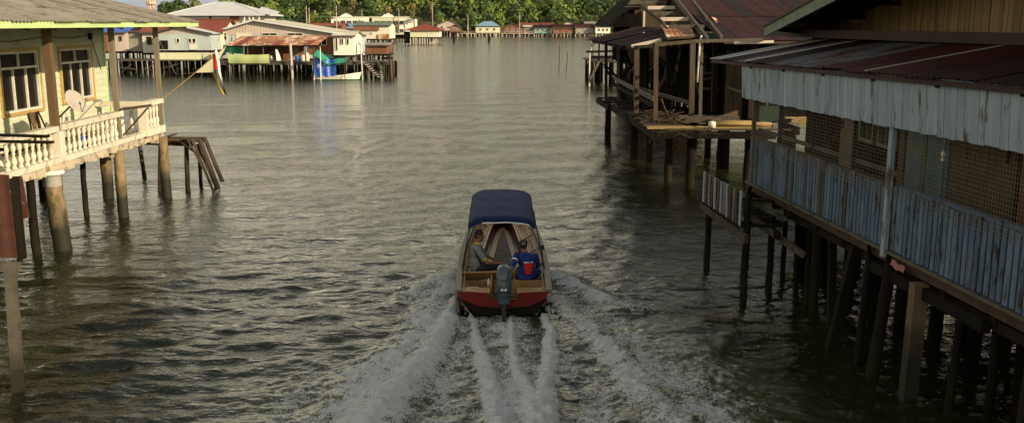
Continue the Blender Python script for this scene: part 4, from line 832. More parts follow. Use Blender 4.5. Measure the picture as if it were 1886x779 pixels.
# stairs down to the water and the lamp
t = thing('stairs', 'weathered timber stairs leading from the deck down to the water right of the moored boat', 'stairs', (X(685, 98), 98, 1.7)); a, c = Vector((X(668, 98.5), 98.5, zd + .05)), Vector((X(697, 98.5), 98.5, .15))
for dy in (-.5, .5): beam('stringer', t, 'grey_wood', a + Vector((0, dy, 0)), c + Vector((0, dy, 0)), .06, .2)
for i in range(8): p = a.lerp(c, (i + .5) / 8); slab('tread', t, 'pink_board', (p.x - .14, p.y - .55, p.z), (p.x + .14, p.y + .5, p.z + .05))
beam('handrail', t, 'grey_wood', a + Vector((.6, -.6, 1.0)), c + Vector((.6, -.6, .8)), .06, .1); beam('handrail', t, 'grey_wood', a + Vector((-.1, .6, 1.0)), c + Vector((.5, .6, .9)), .06, .08)
for px, z0, z1 in ((672, -.6, 3.2), (697, -.6, 1.1), (705, -.6, 1.5), (717, -.6, 2.5), (722, -.6, 3.0), (655, -.6, 3.0)): pole('post', t, 'grey_wood', (X(px + 1, 98.2), 98.2, z0), (X(px, 98.2), 98.2, z1), .06)
pole('mooring_pile', t, 'post_brown', (X(718, 98.6), 98.6, -.6), (X(718, 98.6), 98.6, 1.9), .16)
t = thing('globe_lamp', 'white globe lamp on a pale pole at the water in front of the white extension', 'lamp', (X(663, 97.6), 97.6, 0)); pole('pole', t, 'white_frame', (X(665, 97.6), 97.6, -.6), (X(663, 97.6), 97.6, 3.5), .06); part('globe', MB().ball((X(662.5, 97.6), 97.6, 3.68), (.22, .22, .22), 14, 10), 'bright_wall', t, smooth=True)
for i, (px, yt, yb, Y_) in enumerate(((1029, 85, 128, 118), (1044, 96, 130, 115))): tag(part('stake', MB().tube([Py(px - 2 if i else px, yb, Y_) + Vector((0, 0, -.5)), Py(px + 2, yt, Y_)], [.05, .03], 5), 'dark_wood', loc=Pz(px, yb)), ['longer thin stake standing alone in mid river', 'shorter leaning stake right of the longer one in mid river'][i], 'stake')
for i, (px, yb, yt) in enumerate(((900, 79, 68), (902, 78, 67), (836, 80, 60))): q = Pz(px, yb); tag(part('mooring_pile', MB().tube([(q.x, q.y, -1), (q.x, q.y, Py(px, yt, q.y).z)], [.28, .24], 7), 'dark_wood', loc=(q.x, q.y, 0)), ['left one of the paired dark piles in open water before the far bank', 'right one of the paired dark piles in open water before the far bank', 'single pile in the water just right of the pink roofed house'][i], 'pile')
for i, px in enumerate((716, 732, 739)): q = Pz(px, 92); tag(part('stake', MB().tube([(q.x, q.y, -1), (q.x + .1, q.y, 3.2 - .5 * i)], [.07, .05], 5), 'grey_wood', loc=(q.x, q.y, 0)), ['thin stake in the water just beyond the stairs', 'thin stake in the water nearest left of the pink roofed house', 'thin short stake touching the dark porch of the pink roofed house'][i], 'stake')
# pink roofed house on its own
Y_ = 262; h = house('stilt_house', 'pale green stilt house with a pinkish red hipped roof standing alone in the river', 'house', X(755, Y_), X(808, Y_), Y_, Y_ + 10, Zz(69, Y_), Zz(55, Y_), 'yellow_wall', 'red_roof', 'hip', 1.9, .8, pil='pink_board', pdx=.75, pr=.13, sidewall='bright_wall', fascia='red_roof', thick=.5)
fwin(h, Y_, 793, 59, 796, 63, 1, fr='white_wall'); part('front_panel', MB().box((X(788, Y_), Y_ - .1, Zz(70, Y_)), (X(808, Y_), Y_ - .03, Zz(56, Y_))), 'white_wall', h)
for k in range(4): win(h, (X(808, Y_) + .03, Y_ + .8 + 2.3 * k, Zz(63, Y_)), (0, 1, 0), (1, 0, 0), 1.5, 1.2, 2, proud=True)
part('porch', MB().box((X(743, Y_), Y_ + .5, .3), (X(754, Y_), Y_ + 5, 3.4)), 'dark_wood', h); part('porch_roof', MB().poly([(X(741, Y_), Y_, 3.6), (X(756, Y_), Y_, 3.9), (X(756, Y_), Y_ + 6, 3.9), (X(741, Y_), Y_ + 6, 3.6)], (0, 0, .1)), 'rust_dark', h)
# white civic buildings on the bank
for i, (a, c, wl, lb) in enumerate(((610, 680, 'bright_wall', 'white two storey civic building with a peaked parapet on the far bank'), (685, 752, 'yellow_wall', 'pale yellow two storey civic building with a peaked parapet on the far bank'))):
    Y_ = 432; t = thing('civic_building', lb, 'building', (X((a + c) / 2, Y_), Y_, 1)); xa, xb = X(a, Y_), X(c, Y_); zt = Zz(33, Y_)
    part('wall', MB().box((xa, Y_, .5), (xb, Y_ + 14, zt)), wl, t); part('parapet', MB().box((xa - .3, Y_ - .3, zt), (xb + .3, Y_ + 14.2, zt + .35)), 'bright_wall', t)
    xm = X(a + 28 if i == 0 else a + 30, Y_); part('pediment', MB().poly([(xm - 3, Y_ - .25, zt + .3), (xm + 3, Y_ - .25, zt + .3), (xm + 1.6, Y_ - .25, zt + 1.3), (xm, Y_ - .25, zt + 1.9), (xm - 1.6, Y_ - .25, zt + 1.3)], (0, .5, 0)), 'bright_wall', t)
    part('end_block', MB().box((xb - 4, Y_ - .6, .5), (xb + (3 if i else 0), Y_ + 10, zt - .6)), 'bright_wall', t)
    for k in range(5):
        for z in (1.6, zt - 3.0):
            u = xa + 1.2 + k * (xb - xa - 3) / 5
            win(t, (u, Y_ - (.62 if u > xb - 6 else 0), z), (1, 0, 0), (0, -1, 0), 2.4, 1.7, 3, 0, fw=.12, fr='white_frame', proud=True)
# minaret and small roof on the skyline
t = thing('minaret', 'slender orange stone minaret rising above the green veranda roof', 'tower', (X(281, 300), 300, 2)); xm, Y_ = X(281, 300), 300
part('shaft', MB().lathe((xm, Y_, 2), [(0, 1.1), (7.0, 1.05), (7.05, 1.4), (7.5, 1.4), (7.55, .95)], 8), 'minaret', t); part('balcony', MB().lathe((xm, Y_, 11.2), [(0, 1.0), (.3, 1.75), (.5, 1.75), (.52, 1.5), (1.1, 1.5)], 8), 'minaret', t)
for k in range(8): a = k * .785; pole('column', t, 'minaret', (xm + 1.0 * math.cos(a), Y_ + 1.0 * math.sin(a), 9.4), (xm + 1.0 * math.cos(a), Y_ + 1.0 * math.sin(a), 16.5), .16)
part('core', MB().lathe((xm, Y_, 9.4), [(0, .6), (7, .6)], 8), 'white_wall', t); part('dome', MB().lathe((xm, Y_, 16.4), [(0, 1.3), (.3, 1.4), (1.2, 1.1), (2.2, .3), (3.2, .05)], 10), 'minaret', t, smooth=True)
h = house('house', 'small house with an orange hipped roof peeping over the green veranda roof', 'house', X(217, 190), X(234, 190), 190, 193, 5, Zz(17, 190), 'brown_wall', 'red_roof', 'hip', .8, .3, pil=None, fascia='red_roof')
# utility poles
for i, (px, yt, Y_, lb) in enumerate(((565, 15, 200, 'leftmost pale utility pole behind the long gabled house'), (570, 18, 210, 'shorter pale pole standing close right of the leftmost utility pole'), (620, 15, 160, 'tall utility pole with a cross arm in front of the white civic building'), (667, 20, 425, 'pale pole beside the left civic building'),
                                       (735, 20, 430, 'pale pole rising from the right civic building'), (797, 10, 425, 'tall pale pole behind the pink roofed house'), (957, 27, 420, 'pale lamp pole above the brown houses on the far bank'), (862, 30, 422, 'slim pale pole at the clearing right of the pink roofed house'))):
    t = thing('utility_pole', lb, 'pole', (X(px, Y_), Y_, 0)); z1 = Zz(yt, Y_); pole('shaft', t, 'pink_board', (X(px, Y_), Y_, 0), (X(px, Y_), Y_, z1), .05 + Y_ / 5200); s = Y_ / 160
    beam('cross_arm', t, 'grey_wood', (X(px, Y_) - .5 * s, Y_ - .2, z1 - .5), (X(px, Y_) + .5 * s, Y_ - .2, z1 - .5), .1, .12)
tag(part('power_line', MB().tube([(X(520, 190), 190, Zz(30, 190)), (X(565, 200), 200, Zz(24, 200)), (X(592, 180), 180, Zz(25, 180)), (X(620, 160), 160, Zz(18, 160))], .03, 4), 'black', loc=(X(565, 200), 200, 7)), 'thin black power line slung between the utility poles', 'cable')
# far bank: boardwalk and houses
t = thing('boardwalk', 'long low boardwalk on pale posts along the foot of the far bank', 'boardwalk', (X(930, 425), 425, 1.4)); part('deck', MB().box((X(838, 425), 424, 1.25), (X(1016, 425), 427, 1.55)), 'pink_board', t); piles(t, X(838, 425), X(1016, 425), 424.3, 426.8, 1.25, 'pink_board', 2.4, 2.2, .22, .5)
part('rail', MB().box((X(845, 424), 424.0, 2.2), (X(1000, 424), 424.1, 2.32)), 'pink_board', t); piles(t, X(845, 425), X(1000, 425), 424.1, 424.2, 2.2, 'pink_board', 2.6, 2, .08, .1, zb=1.5, name='rail_posts')
t = thing('boardwalk', 'short boardwalk between the rust banded house and the pink roofed house', 'boardwalk', (X(732, 300), 300, 1.9)); part('deck', MB().box((X(705, 300), 300, 2.2), (X(750, 300), 302, 2.6)), 'pink_board', t); piles(t, X(705, 300), X(750, 300), 300.2, 301.8, 2.2, 'dark_wood', 1.6, 1.5, .15); part('dark_side', MB().box((X(718, 300), 301.9, .9), (X(748, 300), 302.4, 2.2)), 'dark_wood', t)
FH = [(876, 921, 49, 61, 'yellow_wall', 'blue_roof', 'hip', 2.2, 424, 'pale yellow house with a blue hipped roof on the far bank'), (805, 848, 47, 57, 'pink_board', 'cream_roof', 'y', 2.2, 432, 'beige house with a pale gable in the clearing behind the pink roofed house'),
      (926, 964, 51, 62, 'brown_wall', 'grey_sheet', 'y', 1.6, 425, 'dark brown gabled shack right of the blue roofed house'), (957, 1000, 47, 56, 'white_wall', 'red_roof', 'x', 1.0, 436, 'house with an orange red roof behind the brown shack on the far bank'),
      (965, 984, 51, 62, 'grey_sheet', 'cream_roof', 'x', .9, 426, 'narrow grey shack between the brown shack and the aqua shack'), (984, 1015, 52, 62, 'aqua_wall', 'rust_dark', 'x', 1.2, 424, 'aqua green shack with a dark rusty roof on the far bank'),
      (1018, 1058, 52, 68, 'brown_wall', 'rust_red', 'x', 1.5, 422, 'wide brown shack with a rust red roof on the far bank'), (1060, 1094, 51, 68, 'grey_sheet', 'rust_red', 'x', 1.5, 421, 'grey shack with a dull red roof at the right end of the far bank row'),
      (1097, 1124, 50, 62, 'bright_wall', 'cream_roof', 'x', 1.2, 418, 'white house with a pale roof just left of the black gable'), (1000, 1020, 47, 55, 'grey_sheet', 'red_roof', 'x', 1.0, 434, 'small grey house with a dull red roof behind the aqua shack'), (1036, 1060, 46, 54, 'white_wall', 'cream_roof', 'y', 1.3, 436, 'pale house with a cream gable above the wide brown shack'),
      (1078, 1100, 45, 54, 'brown_wall', 'grey_sheet', 'x', 1.1, 433, 'brown house with a grey roof above the dull red roofed shack'), (904, 924, 50, 58, 'pink_board', 'rust_red', 'x', 1.1, 434, 'small pinkish house tucked behind the blue roofed house'),
      (774, 800, 50, 58, 'grey_sheet', 'rust_red', 'x', 1.0, 436, 'grey house with a dull red roof behind the pink roofed house'),
      (828, 848, 52, 60, 'brown_wall', 'red_roof', 'y', 1.4, 420, 'small dark red kiosk at the left end of the far bank boardwalk')]
for a, c, yt, yb, wl, rf, rt, rs, Y_, lb in FH:
    h = house('stilt_house', lb, 'house', X(a, Y_), X(c, Y_), Y_, Y_ + 7, max(1.2, Zz(yb, Y_)), Zz(yt, Y_), wl, rf, rt, rs, .5, pitch=.6, amp=.05, pil='pink_board', pdx=1.6, pr=.2, fascia='grey_wood', thick=.3)
    for k in range(3): u = X(a, Y_) + (X(c, Y_) - X(a, Y_)) * (.15 + .28 * k); win(h, (u, Y_, Zz(yb, Y_) + .9), (1, 0, 0), (0, -1, 0), 1.1, 1.1, 2, fw=.1, proud=True)
# palms
def palm(x, y, z, hgt, lb, cr=3.0):
    t = thing('palm_tree', lb, 'palm', (x, y, z)); part('trunk', MB().tube([(x, y, z - 1), (x + .3, y, z + hgt * .5), (x + .2, y, z + hgt)], [.28, .2, .15], 7), 'bark', t, smooth=True)
    for k in range(14):
        a = k * 6.283 / 14 + random.uniform(-.2, .2); up = random.uniform(.2, 1.0); b = MB(); V = []
        for i in range(9):
            u = i / 8; r = cr * u; p = Vector((x + .2 + math.cos(a) * r, y + math.sin(a) * r, z + hgt + up * cr * (u - 1.35 * u * u))); sd = Vector((-math.sin(a), math.cos(a), 0)) * (.42 * math.sin(3.1 * min(1, u + .12)) + .03)
            V += [p - sd - Vector((0, 0, abs(sd.length) * .7)), p, p + sd - Vector((0, 0, abs(sd.length) * .7))]
        b.add(V, [(3 * i + j, 3 * i + j + 1, 3 * i + j + 4, 3 * i + j + 3) for i in range(8) for j in range(2)]); part('frond', b, 'leaf_deep', t)
palm(X(762, 428), 428, 2, 6.2, 'dark palm tree beside the right civic building', 3.6); palm(X(892, 434), 434, 2, 7.5, 'palm tree above the blue roofed house on the far bank', 3.4)
palm(X(523, 235), 235, 2, 4.5, 'palm tree between the silver roof and the woods', 2.6); palm(X(598, 240), 240, 2, 5.0, 'broad palm tree just left of the tall utility pole', 3)
for px, Y_, s, ki, lb in ((728, 428, .36, 2, 'low bright green bush beside the short boardwalk'), (868, 428, .62, 3, 'deep green tree left of the blue roofed house on the far bank'), (855, 430, .45, 1, 'dark bush at the edge of the clearing on the far bank'), (915, 436, 1.0, 2, 'large bright green tree right behind the blue roofed house'), (850, 436, .5, 0, 'olive bush behind the dark red kiosk'),
                          (330, 330, 1.0, 1, 'dark tree right of the minaret on the skyline'), (262, 320, .78, 0, 'olive tree just left of the minaret'), (305, 340, .85, 3, 'green tree close behind the minaret'), (352, 345, 1.05, 0, 'olive tree left of the silver roof ridge on the skyline'), (318, 350, .8, 2, 'bright green tree between the minaret and the silver roof')):
    plant_tree(ki, X(px, Y_), Y_, .8, s, 1, label=lb)
tag(part('clearing', MB().poly([(X(815, 438), 438, Zz(53, 438)), (X(866, 438), 438, Zz(53, 438)), (X(872, 446), 448, Zz(34, 446)), (X(840, 446), 448, Zz(36, 446))], (0, 0, -.5)), mat('bare_soil', (.38, .28, .16), (.30, .22, .12), .3), kind='structure'), 'bare soil clearing on the far bank')

# ------------------------------------------------------------------ blue boarded house on the right
t = thing('stilt_house', 'blue battened stilt house with white cladding under a rusty awning at the right edge', 'house', (7, 16, 2.1)); h3 = t
fx = lambda y: 5.46 + (21.4 - y) * .088            # line of the front, which runs a little aslant
YN, YF = 4.6, 21.4; FD = Vector((-.088, 1, 0)).normalized(); AN = math.atan2(-.088, 1)
def fpoly(name, y0, y1, d0, d1, z0, z1, m_, **k):
    """upright slab along the front, from d0 to d1 behind it"""
    P = [(fx(y0) + d0, y0), (fx(y1) + d0, y1), (fx(y1) + d1, y1), (fx(y0) + d1, y0)]
    za, zb = (z0 if isinstance(z0, tuple) else (z0, z0)), (z1 if isinstance(z1, tuple) else (z1, z1))
    V = [(P[0][0], P[0][1], za[0]), (P[1][0], P[1][1], za[1]), (P[2][0], P[2][1], za[1]), (P[3][0], P[3][1], za[0])]
    V += [(P[0][0], P[0][1], zb[0]), (P[1][0], P[1][1], zb[1]), (P[2][0], P[2][1], zb[1]), (P[3][0], P[3][1], zb[0])]
    return part(name, MB().add(V, [(0, 3, 2, 1), (4, 5, 6, 7), (0, 1, 5, 4), (1, 2, 6, 5), (2, 3, 7, 6), (3, 0, 4, 7)]), m_, t, **k)
def up(name, m_, y, d, wd, th, z0, z1, tilt=0, lean=0):
    """an upright piece of the front: width along the front, thickness across it"""
    Mx = Matrix.Translation((fx(y) + d, y, (z0 + z1) / 2)) @ Matrix.Rotation(AN, 4, 'Z').inverted() @ Matrix.Rotation(lean, 4, 'X') @ Matrix.Rotation(tilt, 4, 'Y') @ Matrix.Diagonal((th, wd, z1 - z0, 1))
    return put(name, unit('board', m_), t, Mx)
fpoly('floor', YN, YF, .0, 2.6, 2.02, 2.10, 'dark_wood'); fpoly('edge_beam', YN, YF + .2, -.03, .12, 1.86, 2.02, 'old_wood'); fpoly('edge_board', YN, YF + .15, -.10, .16, 2.022, 2.07, 'grey_wood')
y = YF - .06
while y > YN:
    up('batten', 'batten_bare' if random.random() < .12 else 'batten_blue', y, -.045, random.uniform(.088, .112), .022, 2.075 + random.uniform(0, .02), 3.08 + random.uniform(-.03, .05), 0, random.gauss(0, .009)); y -= random.uniform(.126, .145)
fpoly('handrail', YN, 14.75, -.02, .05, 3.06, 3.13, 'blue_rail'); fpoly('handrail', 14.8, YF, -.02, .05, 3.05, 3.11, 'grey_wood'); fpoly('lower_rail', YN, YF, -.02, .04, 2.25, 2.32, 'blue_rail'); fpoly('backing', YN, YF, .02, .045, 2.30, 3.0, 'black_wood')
up('post', 'clad_white', 14.78, -.10, .11, .07, 1.95, 4.16); up('post', 'grey_wood', YF, .0, .08, .08, 2.0, 4.1); up('post', 'clad_white', 9.0, -.09, .11, .07, 1.95, 4.2)
for y in (20.0, 18.3, 16.5): up('stud', 'dark_wood', y, .09, .07, .05, 2.1, 4.6)
fpoly('mid_rail', 14.8, YF, .10, .14, 3.22, 3.30, 'grey_wood')
b = MB()                                               # galvanised mesh from the rail up to the cladding
z = 2.92
while z < 4.25: b.tube([(fx(YF) - .065, YF, z + random.uniform(-.006, .006)), (fx(15) - .065, 15, z + random.uniform(-.01, .01)), (fx(YN) - .065, YN, z)], .0028, 3, cap=False); z += .062
y = YF
while y > YN: b.tube([(fx(y) - .062, y, 2.9), (fx(y) - .062 + random.uniform(-.006, .006), y + random.uniform(-.008, .008), 4.3)], .0028, 3, cap=False); y -= .062
part('wire_mesh', b, 'wire', t, kind='stuff')
y = YF + .35; k = 0                                    # valance of upright boards, each one slightly askew
while y > YN:
    wd = random.choice((.14, .16, .16, .18)); f = (YF - y) / 10; m_ = 'clad_blue' if random.random() < .1 else 'clad_white'
    up('cladding_board', m_, y - wd / 2, -.20 + .002 * (k % 3), wd - .008, .018, 3.95 + .012 * f * 10 + random.uniform(-.012, .012), 4.72 + .016 * f * 10, math.radians(-3), random.gauss(0, .004)); y -= wd; k += 1
fpoly('valance_rail', YN, YF + .3, -.17, -.12, 4.1, 4.16, 'dark_wood')
# awning
EA, EB = Vector((fx(24.0) - .32, 24.0, 4.73)), Vector((fx(YN) - .32, YN, 4.95)); Uv = Vector((2.85, .2, .52)); n = 20
for k in range(n):
    t0, t1 = k / n, (k + 1) / n + .005; ln = 2.96 + .1 * (1 - t0)
    yk = 24 - 19.4 * (k + .5) / n
    m_ = 'rust_grey' if (17.2 < yk < 20.6 or 21.4 < yk < 22.3 or (15.0 < yk < 15.6)) else ('grey_sheet' if 23.3 < yk else random.choice(['rust_dark', 'rust_red', 'rust_dark']))
    part('awning_sheet', corr(EA, EB, Uv, lambda q: ln, .15, .016, 3, random.uniform(-.05, .04), None, t0, min(1, t1), lap=.012 * (k % 2) + random.uniform(0, .012)), m_, t, smooth=True)
for yk in (22.9, 21.1, 15.3): a = EA.lerp(EB, (24 - yk) / 19.4); beam('lap_strip', t, 'silver' if yk > 20 else 'grey_sheet', a + Vector((-.04, 0, .035)), a + Uv.normalized() * 2.7 + Vector((0, 0, .03)), .07, .012)
for k in range(10): a = EA.lerp(EB, (k + .5) / 10); beam('rafter', t, 'dark_wood', a + Vector((.05, 0, -.08)), a + Uv * .98 + Vector((0, 0, -.08)), .06, .1)
fpoly('fascia', YN, 23.9, -.30, -.26, (4.85, 4.65), (4.92, 4.72), 'rust_dark')
fpoly('flashing', YN, 26, 8.15 - 6.3, 8.2 - 6.3, 5.27, 5.46, 'rust_dark')
def inner(name, y0, y1, x, z0, z1, m_, th=.05, **k): return slab(name, t, m_, (x, y0, z0), (x + th, y1, z1), **k)
XI = 8.0
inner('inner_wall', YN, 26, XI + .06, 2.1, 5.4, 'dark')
for y0, y1, m_ in ((14.9, 17.2, 'plywood'), (21.9, 23.2, 'plywood'), (12.6, 14.8, 'brown_wall')):
    y = y0
    while y < y1 - .1: yy = min(y + 1.2, y1); inner('wall_panel', y, yy - .02, XI + .01 * random.random(), 2.12, 4.9, m_, .04); y = yy
inner('door_post', 19.15, 19.4, XI - .05, 2.12, 4.8, 'plywood', .1)
for y0, m_ in ((17.25, 'blue_door'), (18.2, 'green_door')):
    d = part('door', MB().box((XI - .02, y0, 2.12), (XI + .04, y0 + .9, 4.4)), m_, t)
    for z0, z1 in ((2.3, 3.1), (3.25, 4.25)): part('panel', MB().box((XI - .035, y0 + .12, z0), (XI - .015, y0 + .78, z1)), 'blue_door', d)
for y0 in (19.7, 20.8): win(t, (XI, y0 + .85, 3.0), (0, -1, 0), (-1, 0, 0), .85, 1.4, 2, fr='green_door', glass='glass')
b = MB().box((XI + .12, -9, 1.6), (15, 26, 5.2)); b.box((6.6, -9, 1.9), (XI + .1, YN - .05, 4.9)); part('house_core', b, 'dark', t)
# gable facing the river
yk = YN; zr = lambda y: 5.38 + (24.7 - y) * .147
while yk < 25.2:
    wd = random.choice((.13, .15, .15, .17)); zt = min(zr(yk) + .1, 7.6) + .2
    put('gable_board', unit('board', 'yellow_clad'), t, Matrix.Translation((8.2 - .008 * (random.random() < .5), yk, (5.44 + zt) / 2)) @ Matrix.Diagonal((.02, wd - .012, zt - 5.44, 1))); yk += wd
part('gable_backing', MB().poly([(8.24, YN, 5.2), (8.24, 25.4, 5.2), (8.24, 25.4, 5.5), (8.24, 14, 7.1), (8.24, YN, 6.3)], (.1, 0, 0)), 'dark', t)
beam('barge_board', t, 'barge_green', (6.5, 24.85, 5.40), (6.5, 13.5, 5.40 + 11.35 * .147), .05, .26)
part('roof', MB().poly([(6.44, 24.9, 5.50), (6.44, 13.5, 7.18), (16, 13.5, 7.18), (16, 24.9, 5.50)], (0, 0, .05)), 'rust_dark', t); part('roof', MB().poly([(6.44, 13.5, 7.18), (6.44, -9, 5.0), (16, -9, 5.0), (16, 13.5, 7.18)], (0, 0, .05)), 'rust_dark', t)
for k in range(6): yk = 24.3 - 1.9 * k; beam('purlin', t, 'black_wood', (6.53, yk, zr(yk) + .02), (8.2, yk, zr(yk) + .02), .07, .09)
beam('brace', t, 'black_wood', (6.6, 23.8, 5.45), (8.2, 23.8, 5.3), .1, .1)
# its piles, each one different
PL = [(1424, 361, .09, 'dark_wood', 0), (1445, 369, .10, 'dark_wood', .03), (1468, 388, .08, 'dark_wood', 0), (1481, 395, .14, 'dark_wood', 0), (1505, 411, .12, 'dark_wood', .06), (1545, 442, .14, 'dark_wood', -.22), (1570, 458, .11, 'dark_wood', -.06), (1607, 477, .17, 'dark_wood', -.12), (1738, 527, .11, 'dark_wood', -.05), (1800, 560, .11, 'black_wood', 0), (1870, 590, .12, 'dark_wood', -.05)]
for px, py, r, m_, le in PL:
    q = Pz(px, py, 1.95); q.x += .30; beam('pile', t, m_, (q.x + le * 2.2, q.y, -1), (q.x, q.y, 1.84), r * 1.2, r * 1.1, kind='pole' if random.random() < .6 else 'board')
q = Pz(1682, 512, 1.9); M['pale_pile'] = mat('pale_concrete_pile', (.11, .076, .042), (.085, .06, .034), 2, stain=(.10, .06, .02), sth=.62, sscale=3, szs=.5, wet=.9); part('concrete_pile', MB().bar((q.x + .05, q.y, -1), (q.x + .1, q.y, 1.82), .21, .21, up=(1, 0, 0)), 'pale_pile', t, label='square pale concrete pile stained brown at its foot')
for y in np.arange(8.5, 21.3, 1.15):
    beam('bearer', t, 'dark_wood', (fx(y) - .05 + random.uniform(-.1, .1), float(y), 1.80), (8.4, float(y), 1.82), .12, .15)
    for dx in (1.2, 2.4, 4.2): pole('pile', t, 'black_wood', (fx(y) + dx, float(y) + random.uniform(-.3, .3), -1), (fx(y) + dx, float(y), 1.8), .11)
fpoly('girder', YN, 19.0, .05, .25, (1.62, 1.66), (1.79, 1.79), 'dark_wood'); fpoly('girder', 12.0, 15.2, -.10, .03, 1.60, 1.78, 'dark_wood')
tag(part('rag', MB().grid(lambda u, v: (fx(14.2) - .14 - .03 * v, 13.95 + .5 * u, 1.98 - .09 * v + .02 * math.sin(9 * u)), 6, 2), 'boat_red', loc=(6, 14, 1.9)), 'faded red rag lying on the edge beam under the blue battens', 'rag')
# hanging baubles behind the mesh
for i, (px, py, m_, lb) in enumerate(((1552, 226, 'rust_red', 'red hanging bauble furthest left behind the wire mesh'), (1614, 237, 'rust_red', 'red hanging bauble just left of the white post'), (1737, 284, 'bright_wall', 'pale round bulb hanging before the blue doors'), (1782, 279, 'rust_red', 'dark red hanging bauble over the plywood, left of two'), (1857, 285, 'rust_red', 'dark red hanging bauble nearest the right edge'), (1414, 192, 'bright_wall', 'small pale bulb at the far corner of the mesh'))):
    q = Px(px, py, fx(17) + .35); b = MB().ball(q, (.035, .035, .045), 8, 6); b.ball(q + Vector((0, 0, -.08)), (.026, .026, .03), 8, 5); b.tube([q, (q.x, q.y, 4.6)], .003, 3); tag(part('hanging_bauble', b, m_, loc=q, smooth=True), lb, 'bauble')
M['faded_pink'] = mat('faded_pink', (.20, .14, .12), (.14, .10, .09), 4, .3, stain=(.05, .04, .03), sth=.58, sscale=5, var=.15)
# small landing with a picket fence
t = thing('landing', 'small timber landing with a faded pink and grey picket fence beside the blue house', 'landing', (4.6, 20.5, 1.5)); a, c = Vector((4.42, 21.6, 0)), Vector((4.66, 18.9, 0))
for i in range(13):
    p = a.lerp(c, i / 12.5); m_ = ['clad_blue', 'grey_wood', 'faded_pink', 'batten_bare', 'clad_white', 'grey_wood', 'clad_blue', 'faded_pink'][i % 8];
    beam('picket', t, m_, (p.x, p.y, 1.55), (p.x + random.uniform(-.02, .02), p.y, 2.26 + random.uniform(-.03, .02)), .025, .13, kind='board', up=(0, 1, 0))
for z in (1.72, 2.2): beam('rail', t, 'grey_wood', a + Vector((.04, .1, z)), c + Vector((.04, -.1, z)), .05, .07)
beam('edge_beam', t, 'old_wood', a + Vector((0, .2, 1.45)), c + Vector((0, -.5, 1.40)), .08, .17); beam('edge_beam', t, 'dark_wood', a + Vector((.9, .2, 1.45)), c + Vector((.7, -.3, 1.42)), .08, .15)
for i in range(9): p = a.lerp(c, i / 8.5); beam('deck_plank', t, 'dark_wood', (p.x - .05, p.y, 1.55), (p.x + 1.0, p.y + .05, 1.56 + random.uniform(-.02, .02)), .22, .035, kind='board')
for x, y in ((4.52, 21.4), (4.72, 18.7), (5.4, 21.3), (5.4, 19.3)): pole('post', t, 'dark_wood', (x, y, -1), (x, y, 2.2 if y < 19 and x < 5 else 1.5), .07)
beam('brace', t, 'grey_wood', (4.8, 19.6, 1.75), (5.8, 18.3, 1.1), .06, .13); beam('brace', t, 'grey_wood', (5.0, 20.2, 1.3), (5.9, 19.2, 1.7), .05, .1)
beam('loose_plank', t, 'dark_wood', (4.8, 20.6, 1.85), (5.6, 19.9, 1.9), .3, .04)

# ------------------------------------------------------------------ pier with the ruined shed
t = thing('pier', 'ragged timber pier deck on thick dark piles in front of the ruined shed', 'pier', (6.2, 33, 2.1))
for i, (px, py, r) in enumerate(((1270, 345, .15), (1230, 335, .14), (1167, 290, .15), (1195, 298, .13), (1325, 310, .13), (1375, 340, .14), (1290, 275, .12), (1118, 214, .14))):
    q = Pz(px, py) if i not in (6, 7) else (Vector((7.6, 39.5, 0)) if i == 6 else Vector((4.6, 45.5, 0))); pole('pile', t, 'dark_wood', (q.x, q.y, -1), (q.x, q.y, 1.95), r)
for q in ((8.4, 40.5), (9.6, 36), (9.6, 33), (6.4, 44), (8.4, 44)): pole('pile', t, 'black_wood', (q[0], q[1], -1), (q[0], q[1], 1.95), .13)
def deck(x0, x1, y0, y1, m_, along='x', w_=.2, z=2.1, jag=.15):
    n = int(((y1 - y0) if along == 'x' else (x1 - x0)) / w_)
    for i in range(n):
        j, k2 = random.uniform(-jag, jag), random.uniform(-jag, jag); dz = random.uniform(-.012, .012)
        if along == 'x': beam('deck_plank', t, m_, (x0 + j, y0 + (i + .5) * w_, z + dz), (x1 + k2, y0 + (i + .5) * w_ + random.uniform(-.02, .02), z + dz), w_ * .93, .035, kind='board')
        else: beam('deck_plank', t, m_, (x0 + (i + .5) * w_, y0 + j, z + dz), (x0 + (i + .5) * w_, y1 + k2, z + dz), w_ * .93, .035, kind='board')
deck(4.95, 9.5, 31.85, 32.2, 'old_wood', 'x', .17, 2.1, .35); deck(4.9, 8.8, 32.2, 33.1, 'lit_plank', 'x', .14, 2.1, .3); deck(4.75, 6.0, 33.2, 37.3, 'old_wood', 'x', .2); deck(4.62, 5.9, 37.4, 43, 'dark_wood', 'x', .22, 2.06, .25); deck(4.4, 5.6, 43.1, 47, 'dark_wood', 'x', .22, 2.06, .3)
for a, c, wd, ht, m_ in (((4.8, 31.95, 1.93), (8.9, 31.95, 1.90), .12, .24, 'dark_wood'), ((4.78, 31.9, 1.92), (4.66, 37.7, 1.92), .12, .26, 'dark_wood'), ((4.62, 37.7, 1.9), (4.5, 43, 1.9), .12, .26, 'dark_wood'), ((4.4, 43, 1.9), (4.2, 47, 1.9), .12, .26, 'dark_wood'), ((4.8, 34.6, 1.9), (9.5, 34.6, 1.9), .12, .2, 'dark_wood'),
                          ((4.7, 37.6, 1.9), (9.5, 37.6, 1.95), .14, .26, 'grey_wood'), ((4.6, 40.6, 1.9), (9.5, 40.6, 1.9), .12, .2, 'dark_wood'), ((6.9, 33.2, 2.16), (8.6, 36.4, 2.2), .1, .3, 'old_wood'), ((6.1, 34.4, 2.2), (8.2, 34.3, 2.22), .08, .22, 'grey_wood'), ((8.6, 32, 1.95), (8.6, 46, 1.95), .14, .2, 'dark_wood')):
    beam('bearer', t, m_, a, c, wd, ht)
